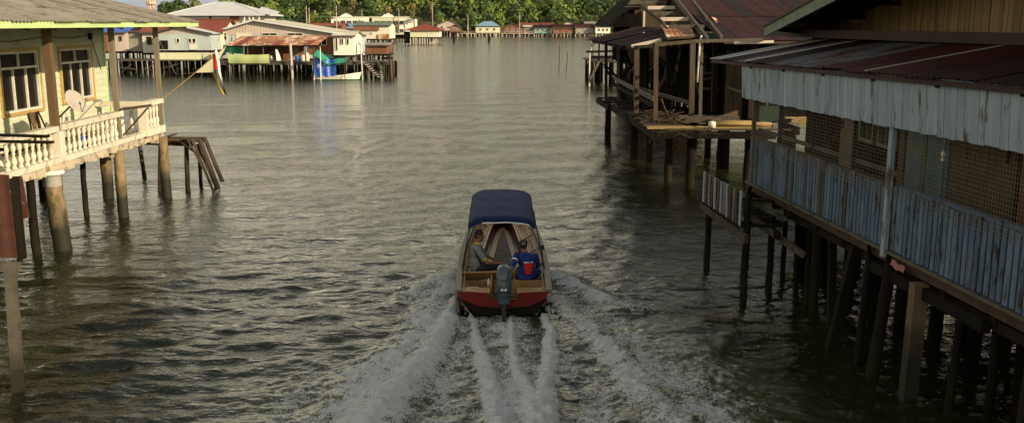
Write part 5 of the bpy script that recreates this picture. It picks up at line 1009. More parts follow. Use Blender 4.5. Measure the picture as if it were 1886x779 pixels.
PP = [(4.61, 46.8, 4.72, .07, 'rust_dark'), (4.92, 44.1, 4.72, .06, 'old_wood'), (4.92, 37.64, 4.75, .09, 'old_wood'), (5.15, 34.1, 4.92, .075, 'old_wood'), (6.40, 39.1, 4.95, .085, 'dark_wood'), (6.58, 34.86, 4.97, .09, 'old_wood'), (6.27, 44.4, 4.9, .08, 'dark_wood'), (5.5, 40.6, 4.7, .08, 'dark_wood'), (7.3, 36.9, 5.0, .06, 'grey_wood'), (8.1, 38.2, 5.0, .1, 'rust_dark')]
for x, y, z, r, m_ in PP: beam('post', t, m_, (x, y, 2.1), (x - .05, y, z), r * 2, r * 2, kind='board')
beam('rail', t, 'grey_wood', (4.72, 45.5, 3.12), (5.02, 33.9, 2.98), .04, .18); beam('rail', t, 'dark_wood', (4.75, 45, 2.78), (5.05, 34.2, 2.72), .04, .14); beam('rail', t, 'grey_wood', (5.1, 40, 3.0), (6.5, 34.9, 2.75), .05, .14)
beam('header', t, 'old_wood', (4.9, 34.1, 4.85), (6.6, 34.8, 4.98), .07, .12); beam('header', t, 'old_wood', (5.1, 34.2, 4.83), (4.9, 37.7, 4.70), .07, .12); beam('header', t, 'grey_wood', (4.88, 37.7, 4.74), (6.4, 39.1, 4.92), .07, .12); beam('header', t, 'grey_wood', (6.55, 34.8, 4.98), (9.2, 35.4, 5.02), .07, .12)
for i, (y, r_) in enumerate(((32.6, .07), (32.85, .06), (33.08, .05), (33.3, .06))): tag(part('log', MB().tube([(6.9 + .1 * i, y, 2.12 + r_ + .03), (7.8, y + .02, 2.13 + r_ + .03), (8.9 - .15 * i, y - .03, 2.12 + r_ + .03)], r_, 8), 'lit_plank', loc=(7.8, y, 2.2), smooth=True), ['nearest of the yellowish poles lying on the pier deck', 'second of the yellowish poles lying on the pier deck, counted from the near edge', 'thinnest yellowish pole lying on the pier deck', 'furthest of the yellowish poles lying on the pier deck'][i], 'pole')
tag(part('foam_block', MB().ball((6.78, 32.15, 2.25), (.13, .12, .12), 8, 6).box((6.68, 32.05, 2.14), (6.88, 32.28, 2.34)), 'white_wall', loc=(6.78, 32.15, 2.12), smooth=True), 'pale foam block at the front edge of the pier deck', 'block')
b = MB()
for k in range(26):
    x0 = random.uniform(5.0, 7.0); b.tube([(x0, 31.85 + random.uniform(-.05, .3), 2.14), (x0 + random.uniform(-.3, .3), 31.82, 2.1 - random.uniform(0, .1)), (x0 + random.uniform(-.4, .4), 31.8, 2.06 - random.uniform(0, .25))], .008, 3)
tag(part('frayed_rope', b, 'old_wood', kind='stuff', loc=(6, 32, 2.1)), 'tangle of frayed rope hanging over the front edge of the pier', 'rope')
b = MB()
for k in range(70):
    x0, y0 = random.uniform(4.9, 6.2), random.uniform(33.2, 37); L_ = random.uniform(.3, 1.3); an = random.uniform(0, 3.1); b.bar((x0, y0, 2.16 + random.random() * .12), (x0 + L_ * math.cos(an) * .6, y0 + L_ * math.sin(an), 2.16 + random.random() * .15), random.uniform(.03, .1), .02)
tag(part('scrap_wood', b, 'old_wood', kind='stuff', loc=(5.5, 35, 2.1)), 'heap of broken scrap timber on the left arm of the pier', 'debris')
t = thing('white_pipe', 'thin bent white pipe standing among the bare posts under the stripped rafters', 'pipe', (7.3, 36.5, 2.1)); pa = [Py(1290, 68, 36.5), Py(1289, 80, 36.5), Py(1284, 152, 36.5)]; part('tube', MB().tube([Py(1292, 66, 36.5)] + pa[1:], .035, 8), 'white_paint', t, smooth=True)
# ruined shed roof
t = thing('ruined_shed', 'low sagging shed roof of dark rusted iron sheets on bare posts at the pier', 'shed', (5.9, 46, 4.7))
b0, b1, b2, b3 = Vector((4.55, 56, 4.68)), Vector((4.78, 37.9, 4.66)), Vector((7.55, 37.4, 5.20)), Vector((7.4, 56, 5.45))
for k in range(15):
    t0, t1 = k / 15, (k + 1) / 15 + .004; A_ = b0.lerp(b1, t0) + Vector((random.uniform(-.18, .12), 0, random.uniform(-.05, .03))); C_ = b0.lerp(b1, t1) + Vector((0, 0, random.uniform(-.03, .03)))
    D_ = b3.lerp(b2, (t0 + t1) / 2) - (A_ + C_) / 2; ln = D_.length * random.uniform(.93, 1.05)
    part('roof_sheet', corr(A_, C_, D_, lambda q: ln, .2, .022, 3, lap=random.uniform(0, .03)), random.choice(['rust_dark', 'rust_red', 'rust_red', 'rust_dark']), t, smooth=True)
part('roof_sheet', corr(Py(1228, 70, 37.2), Py(1284, 70, 37.2), (.2, 2.6, .4), lambda q: 3.0, .2, .02, 2), 'rust_orange', t, smooth=True, label='orange brown rusted sheet at the near right corner'); beam('eave_board', t, 'pink_board', Py(1163, 86, 37.7), Py(1218, 74, 37.7), .05, .13); beam('eave_board', t, 'old_wood', Py(1228, 71, 37), Py(1288, 68, 37), .04, .09)
beam('roof_beam', t, 'dark_wood', (4.7, 56, 4.6), (4.9, 38, 4.6), .1, .14); beam('roof_beam', t, 'dark_wood', (7.3, 56, 5.25), (7.4, 38, 5.05), .1, .14)
for y in (41, 44, 48, 52): beam('rafter', t, 'dark_wood', (4.7, y, 4.6), (7.3, y, 5.1), .07, .1)
for k in range(22):
    x0, y0 = random.uniform(5.0, 7.6), random.uniform(35, 48); z0 = random.choice((2.2, 2.9, 3.4)); beam('broken_timber', t, random.choice(('dark_wood', 'old_wood', 'dark_wood')), (x0, y0, z0), (x0 + random.uniform(-1.2, 1.2), y0 + random.uniform(-1.5, 1.5), z0 + random.uniform(-.2, 1.6)), random.uniform(.04, .09), random.uniform(.05, .14), kind='board')
# stripped rafters
t = thing('roof_frame', 'stripped roof frame of grey rafters and purlins left of the dark red iron roof', 'roof frame', (7, 40, 5)); ra, rb = Py(1303, 74, 36.2), Py(1234, -14, 46); beam('rafter', t, 'grey_wood', ra, rb, .10, .24); ra2, rb2 = Py(1328, 72, 36.4), Py(1262, -14, 46)
beam('rafter', t, 'grey_wood', ra2 + Vector((0, -.05, .05)), rb2, .10, .16)
for i, (x0, x1, yy, Y_) in enumerate(((1160, 1228, 5, 45), (1193, 1243, 15, 43.6), (1204, 1257, 25.5, 42), (1216, 1276, 36, 40.3), (1232, 1297, 50, 38.4))): beam('purlin', t, 'pink_board' if i % 2 else 'grey_wood', Py(x0, yy, Y_), Py(x1, yy - .5, Y_), .09, .15)
beam('hanging_board', t, 'grey_wood', Py(1178, 10, 42), Py(1222, 44, 40), .05, .16); beam('hanging_board', t, 'grey_wood', Py(1220, 42, 40), Py(1251, 86, 38), .05, .12); beam('purlin', t, 'dark_wood', Py(1150, 16, 46), Py(1180, 15, 46), .08, .1)
# house with the dark red roof
t = thing('stilt_house', 'stilt house with a broad dark red corrugated roof and black shaded walls', 'house', (11, 40, 2)); h2 = t
E0, E1 = Vector((7.98, 36.4, 4.98)), Vector((13.8, 35.8, 4.98)); Ur = Vector((-.9, 10, 2.25)); n = 9
for r in range(3):
    for k in range(n):
        Lr = 4.3; part('roof_sheet', corr(E0, E1, Ur, lambda q: Lr * 3, .13, .014, 2, Lr * r - (.15 if r else random.uniform(-.03, .03)), Lr * (r + 1), k / n, min(1, (k + 1) / n + .006), lap=.02 * r + .006 * (k % 2)), 'rust_red' if (k + r) % 4 else 'rust_dark', t, smooth=True)
beam('eave_board', t, 'old_wood', E0 + Vector((0, -.05, -.08)), E1 + Vector((0, -.05, -.08)), .04, .1); beam('eave_board', t, 'cream', Py(1352, 80, 35.6), Py(1425, 77, 35.4), .04, .09)
for a, c in (((1296, 38), (1312, 43)),): part('loose_flap', MB().poly([Py(1310, 34, 40) + Vector((0, 0, .05)), Py(1322, 36, 40), Py(1331, 44, 39.3), Py(1318, 42, 39.3)], (0, 0, .02)), 'rust_orange', t, label='loose orange flap of rusted iron')
part('torn_strip', MB().poly([Py(1299, 38, 39.6), Py(1304, 37, 39.8), Py(1313, 44, 39.2), Py(1308, 45, 39.2)], (0, 0, .02)), 'silver', t)
for k in range(16):
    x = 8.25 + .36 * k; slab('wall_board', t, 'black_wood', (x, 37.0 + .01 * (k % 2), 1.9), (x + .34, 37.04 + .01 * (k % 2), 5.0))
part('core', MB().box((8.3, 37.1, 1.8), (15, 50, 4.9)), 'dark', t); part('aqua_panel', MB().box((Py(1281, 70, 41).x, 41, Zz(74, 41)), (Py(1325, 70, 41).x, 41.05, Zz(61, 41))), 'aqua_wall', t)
for k in range(7): beam('slat', t, 'grey_wood', Py(1293, 100 + 5.5 * k, 41), Py(1325, 101 + 5.5 * k, 41), .03, .07)
for x in (8.4, 10.5): pole('pile', t, 'black_wood', (x, 37, -1), (x, 37, 2), .13)
for a, c in (((1290, 137), (1325, 132)), ((1292, 147), (1325, 142)), ((1280, 162), (1325, 166))): beam('stacked_board', t, 'old_wood', Py(*a, 38.5), Py(*c, 38.2), .2, .08)
slab('post', h2, 'rust_dark', (9.15, 36.85, 2.0), (9.35, 36.95, 4.9)); beam('wall_rail', h2, 'grey_wood', Py(1341, 163, 36), Py(1393, 177, 33), .05, .07)
part('green_sheet', MB().grid(lambda u, v: (8.9 + .7 * u, 34.2, 2.1 + .6 * v), 2, 2), mat('dark_green_sheet', (.006, .032, .014), (.005, .024, .01), 2), h2)
slab('trestle', t, 'dark_wood', (9.6, 32.1, 1.9), (9.75, 34.1, 2.16)); slab('trestle', t, 'dark_wood', (10.8, 32.1, 1.9), (10.95, 34.1, 2.16))
for x in (9.7, 10.9): pole('pile', t, 'black_wood', (x, 32.6, -1), (x, 32.6, 1.9), .1)
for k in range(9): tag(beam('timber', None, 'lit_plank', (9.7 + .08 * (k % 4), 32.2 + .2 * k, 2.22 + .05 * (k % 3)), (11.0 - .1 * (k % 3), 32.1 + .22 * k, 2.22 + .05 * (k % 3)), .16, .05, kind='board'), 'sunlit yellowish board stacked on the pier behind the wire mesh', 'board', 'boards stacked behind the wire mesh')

# plank gabled house and what stands further back
t = thing('stilt_house', 'tall black roofed house with a weathered plank gable behind the stripped rafters', 'house', (9.5, 60, 2)); Y_ = 60; gl, gr, ap = X(1160, Y_), X(1300, Y_), X(1215, Y_)
zt = lambda x: Zz(55, Y_) + (Zz(-38, Y_) - Zz(55, Y_)) * (1 - abs(x - ap) / (ap - gl + .5 if x < ap else gr - ap + .5))
x = gl
while x < gr: z1 = zt(x + .14); slab('gable_board', t, 'old_wood' if random.random() < .75 else 'dark_wood', (x, Y_ + random.uniform(-.01, .01), 4.2), (x + .27, Y_ + .04, z1)); x += .28
apz = Zz(-40, Y_); part('roof', MB().poly([(X(1146, 59), 59, Zz(32, 59)), (ap, 59, apz), (ap, 72, apz), (X(1146, 59), 72, Zz(32, 59))], (0, 0, .1)), 'black_wood', t); part('roof', MB().poly([(ap, 59, apz), (gr + .8, 59, Zz(60, 59)), (gr + .8, 72, Zz(60, 59)), (ap, 72, apz)], (0, 0, .1)), 'black_wood', t)
part('side_roof', MB().poly([(X(1118, 60), 59, Zz(50, 59)), (X(1144, 60), 59, Zz(25, 59)), (X(1178, 60), 59, Zz(27, 59)), (X(1178, 60), 59, Zz(50, 59))], (0, .12, 0)), 'black_wood', t); part('side_roof', MB().poly([(X(1118, 60), 59, Zz(50, 59)), (X(1144, 60), 59, Zz(25, 59)), (X(1144, 60), 70, Zz(25, 59)), (X(1118, 60), 70, Zz(50, 59))], (0, 0, .08)), 'black_wood', t)
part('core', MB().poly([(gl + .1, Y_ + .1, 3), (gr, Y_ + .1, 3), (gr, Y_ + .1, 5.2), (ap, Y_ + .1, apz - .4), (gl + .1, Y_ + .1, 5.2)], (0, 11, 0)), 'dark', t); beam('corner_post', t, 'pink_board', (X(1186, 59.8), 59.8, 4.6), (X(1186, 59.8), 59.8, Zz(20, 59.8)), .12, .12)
for k in range(4): beam('outrigger', t, 'grey_wood', (X(1150 + 6 * k, 59), 59, Zz(14 - 6 * k, 59)), (X(1180, 59), 59, Zz(13 - 6 * k, 59)), .08, .1)
piles(t, gl, gr, 60, 66, 4.2, 'black_wood', 1.3, 2, .13)
part('lower_wall', MB().box((X(1250, 60), 60.2, 1.9), (gr, 60.3, 4.2)), 'brown_wall', t)
Y_ = 88; t = thing('stilt_platform', 'far open stilt platform with steps and low rusty roofs behind the bare pier posts', 'platform', (X(1170, Y_), Y_, 1.9)); zq = Zz(113, Y_)
part('deck', MB().box((X(1088, Y_), Y_, zq - .14), (X(1262, Y_), Y_ + 9, zq)), 'old_wood', t); piles(t, X(1092, Y_), X(1262, Y_), Y_ + .2, Y_ + 8, zq - .1, 'black_wood', .95, 2.0, .12)
beam('rail', t, 'dark_wood', (X(1080, Y_), Y_, Zz(96, Y_)), (X(1195, Y_), Y_, Zz(93, Y_)), .15, .2); beam('rail', t, 'dark_wood', (X(1092, Y_), Y_, Zz(106, Y_)), (X(1235, Y_), Y_, Zz(103, Y_)), .15, .25)
for k in range(12): px = 1090 + 14.5 * k; pole('post', t, 'dark_wood' if k % 3 else 'pink_board', (X(px, Y_), Y_ + .2, zq), (X(px, Y_), Y_ + .2, Zz(79, Y_)), .07)
part('roof', corr((X(1090, Y_), Y_ - .4, Zz(81, Y_)), (X(1180, Y_), Y_ - .4, Zz(80, Y_)), (0, 3, .5), lambda q: 3.5, .25, .03), 'rust_red', t, smooth=True); part('hut', MB().box((X(1205, Y_), Y_ + 3, zq), (X(1262, Y_), Y_ + 8, Zz(70, Y_))), 'grey_sheet', t)
for k in range(3): fwin(t, Y_ + 3, 1208 + 16 * k, 80, 1216 + 16 * k, 93, 2)
a, c = Vector((X(1104, Y_), Y_ - .4, zq)), Vector((X(1084, Y_), Y_ - .4, .3))
for dy in (-.4, .4): beam('stringer', t, 'grey_wood', a + Vector((0, dy, 0)), c + Vector((0, dy, 0)), .06, .18)
for k in range(7): p = a.lerp(c, (k + .5) / 7); slab('tread', t, 'grey_wood', (p.x - .13, p.y - .4, p.z), (p.x + .13, p.y + .4, p.z + .05))
for px, yt in ((1083, 118), (1086, 104), (1090, 100)): pole('post', t, 'white_wall' if px == 1086 else 'dark_wood', (X(px, Y_), Y_ - .6, -.5), (X(px, Y_), Y_ - .6, Zz(yt, Y_)), .07)
Y_ = 66; t = thing('stilt_platform', 'middle stilt platform cluttered with rails and dark frames behind the ruined shed', 'platform', (X(1210, Y_), Y_, 1.9)); zq = Zz(133, Y_)
part('deck', MB().box((X(1165, Y_), Y_, zq - .14), (X(1330, Y_), Y_ + 6, zq)), 'dark_wood', t); piles(t, X(1168, Y_), X(1330, Y_), Y_ + .2, Y_ + 6, zq - .1, 'black_wood', 1.0, 2.0, .13)
for k in range(9): px = 1172 + 18 * k; pole('post', t, 'dark_wood', (X(px, Y_), Y_ + .2, zq), (X(px, Y_), Y_ + .2, Zz(82 + 7 * (k % 3), Y_)), .07)
for a, c, q, s in ((1165, 1250, 113, 111), (1165, 1325, 122, 124), (1195, 1300, 100, 104)): beam('rail', t, 'grey_wood' if q == 113 else 'dark_wood', (X(a, Y_), Y_, Zz(q, Y_)), (X(c, Y_), Y_, Zz(s, Y_)), .1, .16)
part('wall', MB().box((X(1245, Y_), Y_ + 3, zq), (X(1335, Y_), Y_ + 3.2, Zz(72, Y_))), 'dark_wood', t)
b = MB()
for k in range(50): x0 = random.uniform(X(1170, Y_), X(1320, Y_)); z0 = zq + random.random() * .7; b.bar((x0, Y_ + 1 + random.random(), z0), (x0 + random.uniform(-.9, .9), Y_ + 1 + random.random(), z0 + random.uniform(-.5, .6)), .08, .05)
part('clutter', b, 'grey_wood', t, kind='stuff')

# ------------------------------------------------------------------ passenger boat under way
BX = lambda u: -.165 - .012 * u; BY = 17.78
t = thing('passenger_boat', 'wooden river boat with navy canopy and dark red transom speeding away in mid river', 'boat', (-.17, 21, 0)); bt = t
def tab(u, T):
    for (a, x), (c, y) in zip(T, T[1:]):
        if u <= c: k = (u - a) / (c - a); return x + (y - x) * (k * k * (3 - 2 * k) if False else k)
    return T[-1][1]
GW = [(0, .90), (1.5, .93), (3.2, .92), (4.6, .86), (6.0, .74), (7.4, .54), (8.6, .28), (9.3, .08), (9.4, .03)]; GZ = [(0, .52), (3, .58), (6, .62), (8, .66), (9.4, .72)]
CW = [(0, .66), (2, .66), (4, .60), (6.5, .44), (8.4, .16), (9.4, .01)]; CZ = [(0, .11), (4, .08), (6.5, .14), (8.2, .32), (9.4, .66)]; KZ = [(0, -.06), (4, -.08), (6.5, -.05), (8.2, .15), (9.4, .64)]
def hp(u, s, T, Z_, o=0, dz=0): return Vector((BX(u) + s * max(0, tab(u, T) - o), BY + u, tab(u, Z_) + dz))
n = 47; us = [9.4 * i / n for i in range(n + 1)]
for s, nm in ((-1, 'side'), (1, 'side')):
    b = MB(); b.grid(lambda u, v: hp(9.4 * u, s, CW, CZ).lerp(hp(9.4 * u, s, GW, GZ), v), n, 4); part('hull_side', b, 'boat_red', t, smooth=True)
    b = MB(); b.grid(lambda u, v: hp(9.4 * u, s, CW, CZ, .035).lerp(hp(9.4 * u, s, GW, GZ, .035), v), n, 4); part('inner_planking', b, 'boat_wood', t, smooth=True)
    b = MB(); b.grid(lambda u, v: (BX(9.4 * u), BY + 9.4 * u, tab(9.4 * u, KZ)) if v == 0 else hp(9.4 * u, s, CW, CZ), n, 1); part('hull_bottom', b, 'boat_hull', t)
    b = MB()
    for i in range(n): b.bar(hp(us[i], s, GW, GZ, .02, .012), hp(us[i + 1] + .01, s, GW, GZ, .02, .012), .115, .035)
    part('gunwale', b, 'gunwale', t)
    b = MB()
    for i in range(38): b.bar(hp(us[i], s, GW, GZ, .125, -.03), hp(us[i + 1] + .01, s, GW, GZ, .125, -.03), .022, .05)
    part('inner_stringer', b, 'gunwale', t)
    b = MB()
    for i in range(n - 2): b.bar(hp(us[i], s, GW, GZ, -.035, -.06), hp(us[i + 1] + .01, s, GW, GZ, -.035, -.06), .035, .07)
    part('rubbing_strake', b, 'gunwale', t)
b = MB().poly([(BX(0) - .90, BY, .52), (BX(0) - .66, BY, .11), (BX(0), BY, -.07), (BX(0) + .66, BY, .11), (BX(0) + .90, BY, .52), (BX(0) + .30, BY, .47), (BX(0) + .26, BY, .36), (BX(0) - .26, BY, .36), (BX(0) - .30, BY, .47)], (0, .05, 0)); part('transom', b, 'boat_red', t, label='dark red transom notched for the engine')
part('transom_foot', MB().poly([(BX(0) - .85, BY - .006, .38), (BX(0) - .665, BY - .006, .105), (BX(0), BY - .006, -.075), (BX(0) + .665, BY - .006, .105), (BX(0) + .85, BY - .006, .38), (BX(0) + .5, BY - .006, .22), (BX(0), BY - .006, .17), (BX(0) - .5, BY - .006, .22)], (0, .005, 0)), 'boat_hull', t)
# planks of the aft deck, either side of the motor well
for s in (-1, 1):
    for k in range(3): slab('aft_deck_plank', t, 'boat_wood', (BX(0) + s * .27, BY + .04 + .115 * k, .455), (BX(0) + s * .86, BY + .145 + .115 * k, .485))
for k in range(6): slab('floor_plank', t, 'boat_floor', (BX(2) - .54 + .18 * k, BY + .4, .075), (BX(2) - .37 + .18 * k, BY + 4.4, .10))
slab('bulkhead', t, 'boat_wood', (BX(1) - .83, BY + .385, .10), (BX(1) - .24, BY + .41, .44)); slab('bulkhead', t, 'boat_wood', (BX(1) + .25, BY + .385, .10), (BX(1) + .83, BY + .41, .44))
slab('shelf', t, 'boat_wood', (BX(1) - .82, BY + .62, .30), (BX(1) - .26, BY + .95, .325)); slab('side_locker', t, 'boat_wood', (BX(1) - .26, BY + .42, .10), (BX(1) - .23, BY + 1.35, .50)); slab('helm_bench', t, 'boat_wood', (BX(1) + .06, BY + 1.02, .34), (BX(1) + .84, BY + 1.42, .37)); slab('helm_bench_front', t, 'boat_wood', (BX(1) + .10, BY + .98, .12), (BX(1) + .84, BY + 1.01, .46))
part('thwart_board', MB().bar((BX(1) - .86, BY + 1.42, .44), (BX(1) + .22, BY + 1.42, .47), .28, .03, up=(0, .72, .7)), 'boat_wood', t); slab('thwart_foot', t, 'boat_wood', (BX(1) - .84, BY + 1.36, .12), (BX(1) + .20, BY + 1.39, .36))
# side benches and the sole between them, running forward into the bow
n2 = 28
def bw(u): return max(.02, tab(u, [(0, .40), (2.2, .38), (4.2, .30), (6.2, .18), (7.6, .06), (8.4, .01)]))
for s in (-1, 1):
    b = MB(); b2 = MB(); b3 = MB()
    def top(u, v):
        uu = 1.55 + 6.3 * u; a = tab(uu, GW) - .06; i = bw(uu) + .14; return (BX(uu) + s * (i + (a - i) * v), BY + uu, .35 + .03 * u + .10 * v * u)
    b.grid(top, n2, 6); part('bench', b, 'boat_wood', t, smooth=True)
    b2.grid(lambda u, v: (lambda p: (p[0], p[1], .10 + (p[2] - .10) * v))(top(u, 0)), n2, 2); part('bench_front', b2, 'boat_red', t, smooth=True)
    b3.grid(lambda u, v: (BX(1.6 + 6.2 * u) + s * (bw(1.6 + 6.2 * u) - .07 + .13 * v), BY + 1.6 + 6.2 * u, .118), n2, 1); part('sole_border', b3, 'boat_wood', t)
    for k in range(1, 6):
        b4 = MB()
        for i in range(n2):
            p, q = Vector(top(i / n2, k / 6)), Vector(top((i + 1) / n2, k / 6)); b4.bar(p + Vector((0, 0, .006)), q + Vector((0, .01, .006)), .012, .012)
        part('bench_seam', b4, 'dark_wood' if k % 2 else 'boat_floor', t)
part('sole_mat', MB().grid(lambda u, v: (BX(1.6 + 6.2 * u) + (v - .5) * 2 * max(.01, bw(1.6 + 6.2 * u) - .08), BY + 1.6 + 6.2 * u, .112), n2, 2), 'boat_floor', t)
part('foredeck', MB().grid(lambda u, v: (lambda uu: (BX(uu) + (2 * v - 1) * max(.0, tab(uu, GW) - .04), BY + uu, tab(uu, GZ) - .02 + .05 * math.sin(3.14 * v)))(7.9 + 1.45 * u), 8, 6), 'boat_wood', t, smooth=True)
for uu in (2.2, 3.6, 5.0, 6.4, 7.4):
    for s in (-1, 1): part('rib', MB().bar(hp(uu, s, GW, GZ, .05, -.04), hp(uu, s, CW, CZ, .05, .28), .05, .03), 'boat_red', t)
# canopy: cloth over hoops on thin poles
c0, c1, cw = 1.95, 5.30, .71
def can(u, v, up=0):
    a = (v - .5) * 2; uu = c0 + (c1 - c0) * u; e = abs(a) ** 6
    z = 1.535 + .02 * math.sin(math.pi * u) - .035 * (1 - abs(a) ** 2) * -1 - .13 * e - .04 * (1 if u < .02 or u > .98 else 0) + .016 * abs(math.sin(math.pi * 3 * u)) * -1 * (1 - a * a) + .004 * math.sin(9 * a + 20 * u) + (.05 * u)
    return (BX(uu) - .03 + a * (cw - .035 * (u > .97)), BY + uu, z + up)
b = MB().grid(can, 22, 24); cn = part('canopy', b, 'navy', t, smooth=True); cm = cn.modifiers.new('thick', 'SOLIDIFY'); cm.thickness = .012
for uu in (.34, .67):
    b = MB()
    for k in range(24): b.bar(Vector(can(uu, k / 24, .006)), Vector(can(uu, (k + 1) / 24, .006)), .035, .006)
    part('seam', b, 'navy', t)
b = MB()
for k in range(24): p, q = Vector(can(0, k / 24)), Vector(can(0, (k + 1) / 24)); b.add([p, q, q + Vector((0, -.02, -.06 - .01 * math.sin(k))), p + Vector((0, -.02, -.06 - .01 * math.sin(k - 1)))], [(0, 1, 2, 3)])
part('rear_valance', b, 'navy', t, smooth=True)
b = MB()
for k in range(5, 22): b.bar(Vector(can(0, k / 24, -.06)) + Vector((0, -.028, 0)), Vector(can(0, (k + 1) / 24, -.06)) + Vector((0, -.028, 0)), .012, .025)
part('white_hem', b, 'white', t)
for s in (-1, 1):
    b = MB(); v = 0 if s < 0 else 1
    for k in range(22): p, q = Vector(can(k / 22, v)), Vector(can((k + 1) / 22, v)); b.add([p, q, q - Vector((0, 0, .09)), p - Vector((0, 0, .09))], [(0, 1, 2, 3)])
    part('side_valance', b, 'navy', t, smooth=True)
    for uu in (c0 + .05, 3.6, c1 - .05):
        p = Vector((BX(uu) + s * (cw - .01), BY + uu, 1.40)); g_ = hp(uu - (.5 if uu < 3 else 0), s, GW, GZ, .06); part('canopy_pole', MB().tube([p, g_], .013, 6), 'black', t)
for uu in (c0 + .04, 3.1, 4.2, c1 - .04): part('hoop', MB().tube([(BX(uu) + (2 * k / 12 - 1) * (cw - .02), BY + uu, can((uu - c0) / (c1 - c0), k / 12)[2] - .02) for k in range(13)], .013, 6), 'grey_wood', t)
slab('side_mirror', t, 'black', (BX(2) + .78, BY + 1.75, .92), (BX(2) + .87, BY + 1.78, 1.02)); part('mirror_stalk', MB().tube([(BX(2) + .83, BY + 1.77, .93), (BX(2) + .85, BY + 1.8, .55)], .01, 5), 'black', t)
# outboard engine
e = thing('outboard_engine', 'dark grey blue outboard engine with white and red stripes on the boat transom', 'engine', (-.16, 17.6, .3)); ex, ey = -.155, 17.56
def cowl(u, v):
    a = 2 * math.pi * u; rows = [(0, .62, .125, .17), (.0, .62, .125, .17)]
    T = [(0, .50, .120, .170, 0), (.12, .53, .135, .200, 0), (.45, .72, .150, .225, -.01), (.72, .92, .145, .205, .0), (.88, 1.03, .128, .175, .015), (.96, 1.085, .09, .13, .02), (1, 1.10, .01, .01, .02)]
    for p, q in zip(T, T[1:]):
        if v <= q[0] + 1e-6: k = (v - p[0]) / (q[0] - p[0]); z, rx, ry, oy = [p[i] + (q[i] - p[i]) * k for i in range(1, 5)]; break
    c_, s_ = math.cos(a), math.sin(a); sq = lambda x: math.copysign(abs(x) ** .62, x)
    return (ex + rx * sq(c_), ey + oy + ry * sq(s_) - .03, z)
part('cowling', MB().grid(cowl, 28, 22), 'engine', e, smooth=True); part('cowling_seam', MB().grid(lambda u, v: (lambda p: (ex + (p[0] - ex) * 1.025, ey + (p[1] - ey) * 1.025, .615 + .022 * v))(cowl(u, .28)), 28, 1), 'black', e)
part('air_vent', MB().box((ex - .055, ey - .245, .83), (ex + .055, ey - .205, .865)), 'black', e)
for m_, dz in (('white', 0), ('red', .028)):
    for s in (-1, 1):
        b = MB(); b.bar((ex + s * .150, ey - .15, .60 + dz), (ex + s * .158, ey - .02, .74 + dz), .006, .018, up=(0, 0, 1)); part('stripe', b, m_, e)
badge = part('badge', MB().box((ex - .055, ey - .262, .655), (ex + .055, ey - .228, .70)), 'white', e)
fc = bpy.data.curves.new('n', 'FONT'); fc.body = '85'; fc.size = .055; fc.align_x = 'CENTER'; fc.align_y = 'CENTER'; fc.extrude = .001; fo = bpy.data.objects.new('n', fc); COL.objects.link(fo); bpy.context.view_layer.update()
fm_ = bpy.data.meshes.new_from_object(fo.evaluated_get(bpy.context.evaluated_depsgraph_get())); bpy.data.objects.remove(fo); fm_.materials.clear(); fm_.materials.append(M['black']); o = bpy.data.objects.new('numerals', fm_); COL.objects.link(o); o.parent = badge; o.location = Vector((ex, ey - .2645, .678)) - W[badge]; o.rotation_euler = (math.pi / 2, 0, 0)
part('lower_cowl', MB().box((ex - .10, ey - .13, .36), (ex + .10, ey + .12, .515)), 'engine', e); part('bracket', MB().box((ex - .11, ey + .13, .22), (ex + .11, ey + .28, .52)), 'black', e)
part('leg', MB().bar((ex, ey - .02, .38), (ex, ey - .10, -.30), .085, .17, up=(0, 1, 0)), 'black', e); part('anti_ventilation_plate', MB().poly([(ex - .10, ey + .05, -.12), (ex + .10, ey + .05, -.12), (ex + .07, ey - .34, -.14), (ex - .07, ey - .34, -.14)], (0, 0, .015)), 'black', e)
part('gearcase', MB().tube([(ex, ey + .15, -.33), (ex, ey + .05, -.33), (ex, ey - .25, -.34), (ex, ey - .33, -.34)], [.02, .06, .055, .02], 10), 'black', e, smooth=True)
for k in range(3): a = k * 2.094 + .3; part('blade', MB().poly([(ex, ey - .30, -.34), (ex + .13 * math.cos(a - .35), ey - .34, -.34 + .13 * math.sin(a - .35)), (ex + .14 * math.cos(a + .35), ey - .28, -.34 + .14 * math.sin(a + .35))], (0, .008, 0)), 'black', e)
part('tiller', MB().tube([(ex - .02, ey + .22, .66), (ex - .06, ey + .55, .72), (ex - .09, ey + .78, .73)], [.025, .02, .022], 8), 'black', e, smooth=True)
tag(part('rope_coil', MB().tube([(BX(1) - .6 + (.11 + .03 * math.sin(k * 1.7)) * math.cos(k * .9), BY + .80 + .09 * math.sin(k * .9), .345 + .004 * (k % 7)) for k in range(40)], .010, 5), 'white_wall', loc=(BX(1) - .6, BY + .8, .33), smooth=True), 'small heap of pale rope on the left aft shelf of the boat', 'rope')
tag(part('bottle', MB().lathe((BX(1) - .30, BY + 1.0, .32), [(0, .03), (.12, .03), (.15, .012), (.18, .012)], 8), 'white', loc=(BX(1) - .3, BY + 1, .32), smooth=True), 'small white bottle standing in the aft locker of the boat', 'bottle')
tag(part('bag', MB().ball((BX(1) + .66, BY + 1.62, .47), (.13, .17, .12), 10, 7), 'royal', loc=(BX(1) + .66, BY + 1.62, .36), smooth=True), 'blue patterned bag on the right bench beside the helmsman', 'bag')

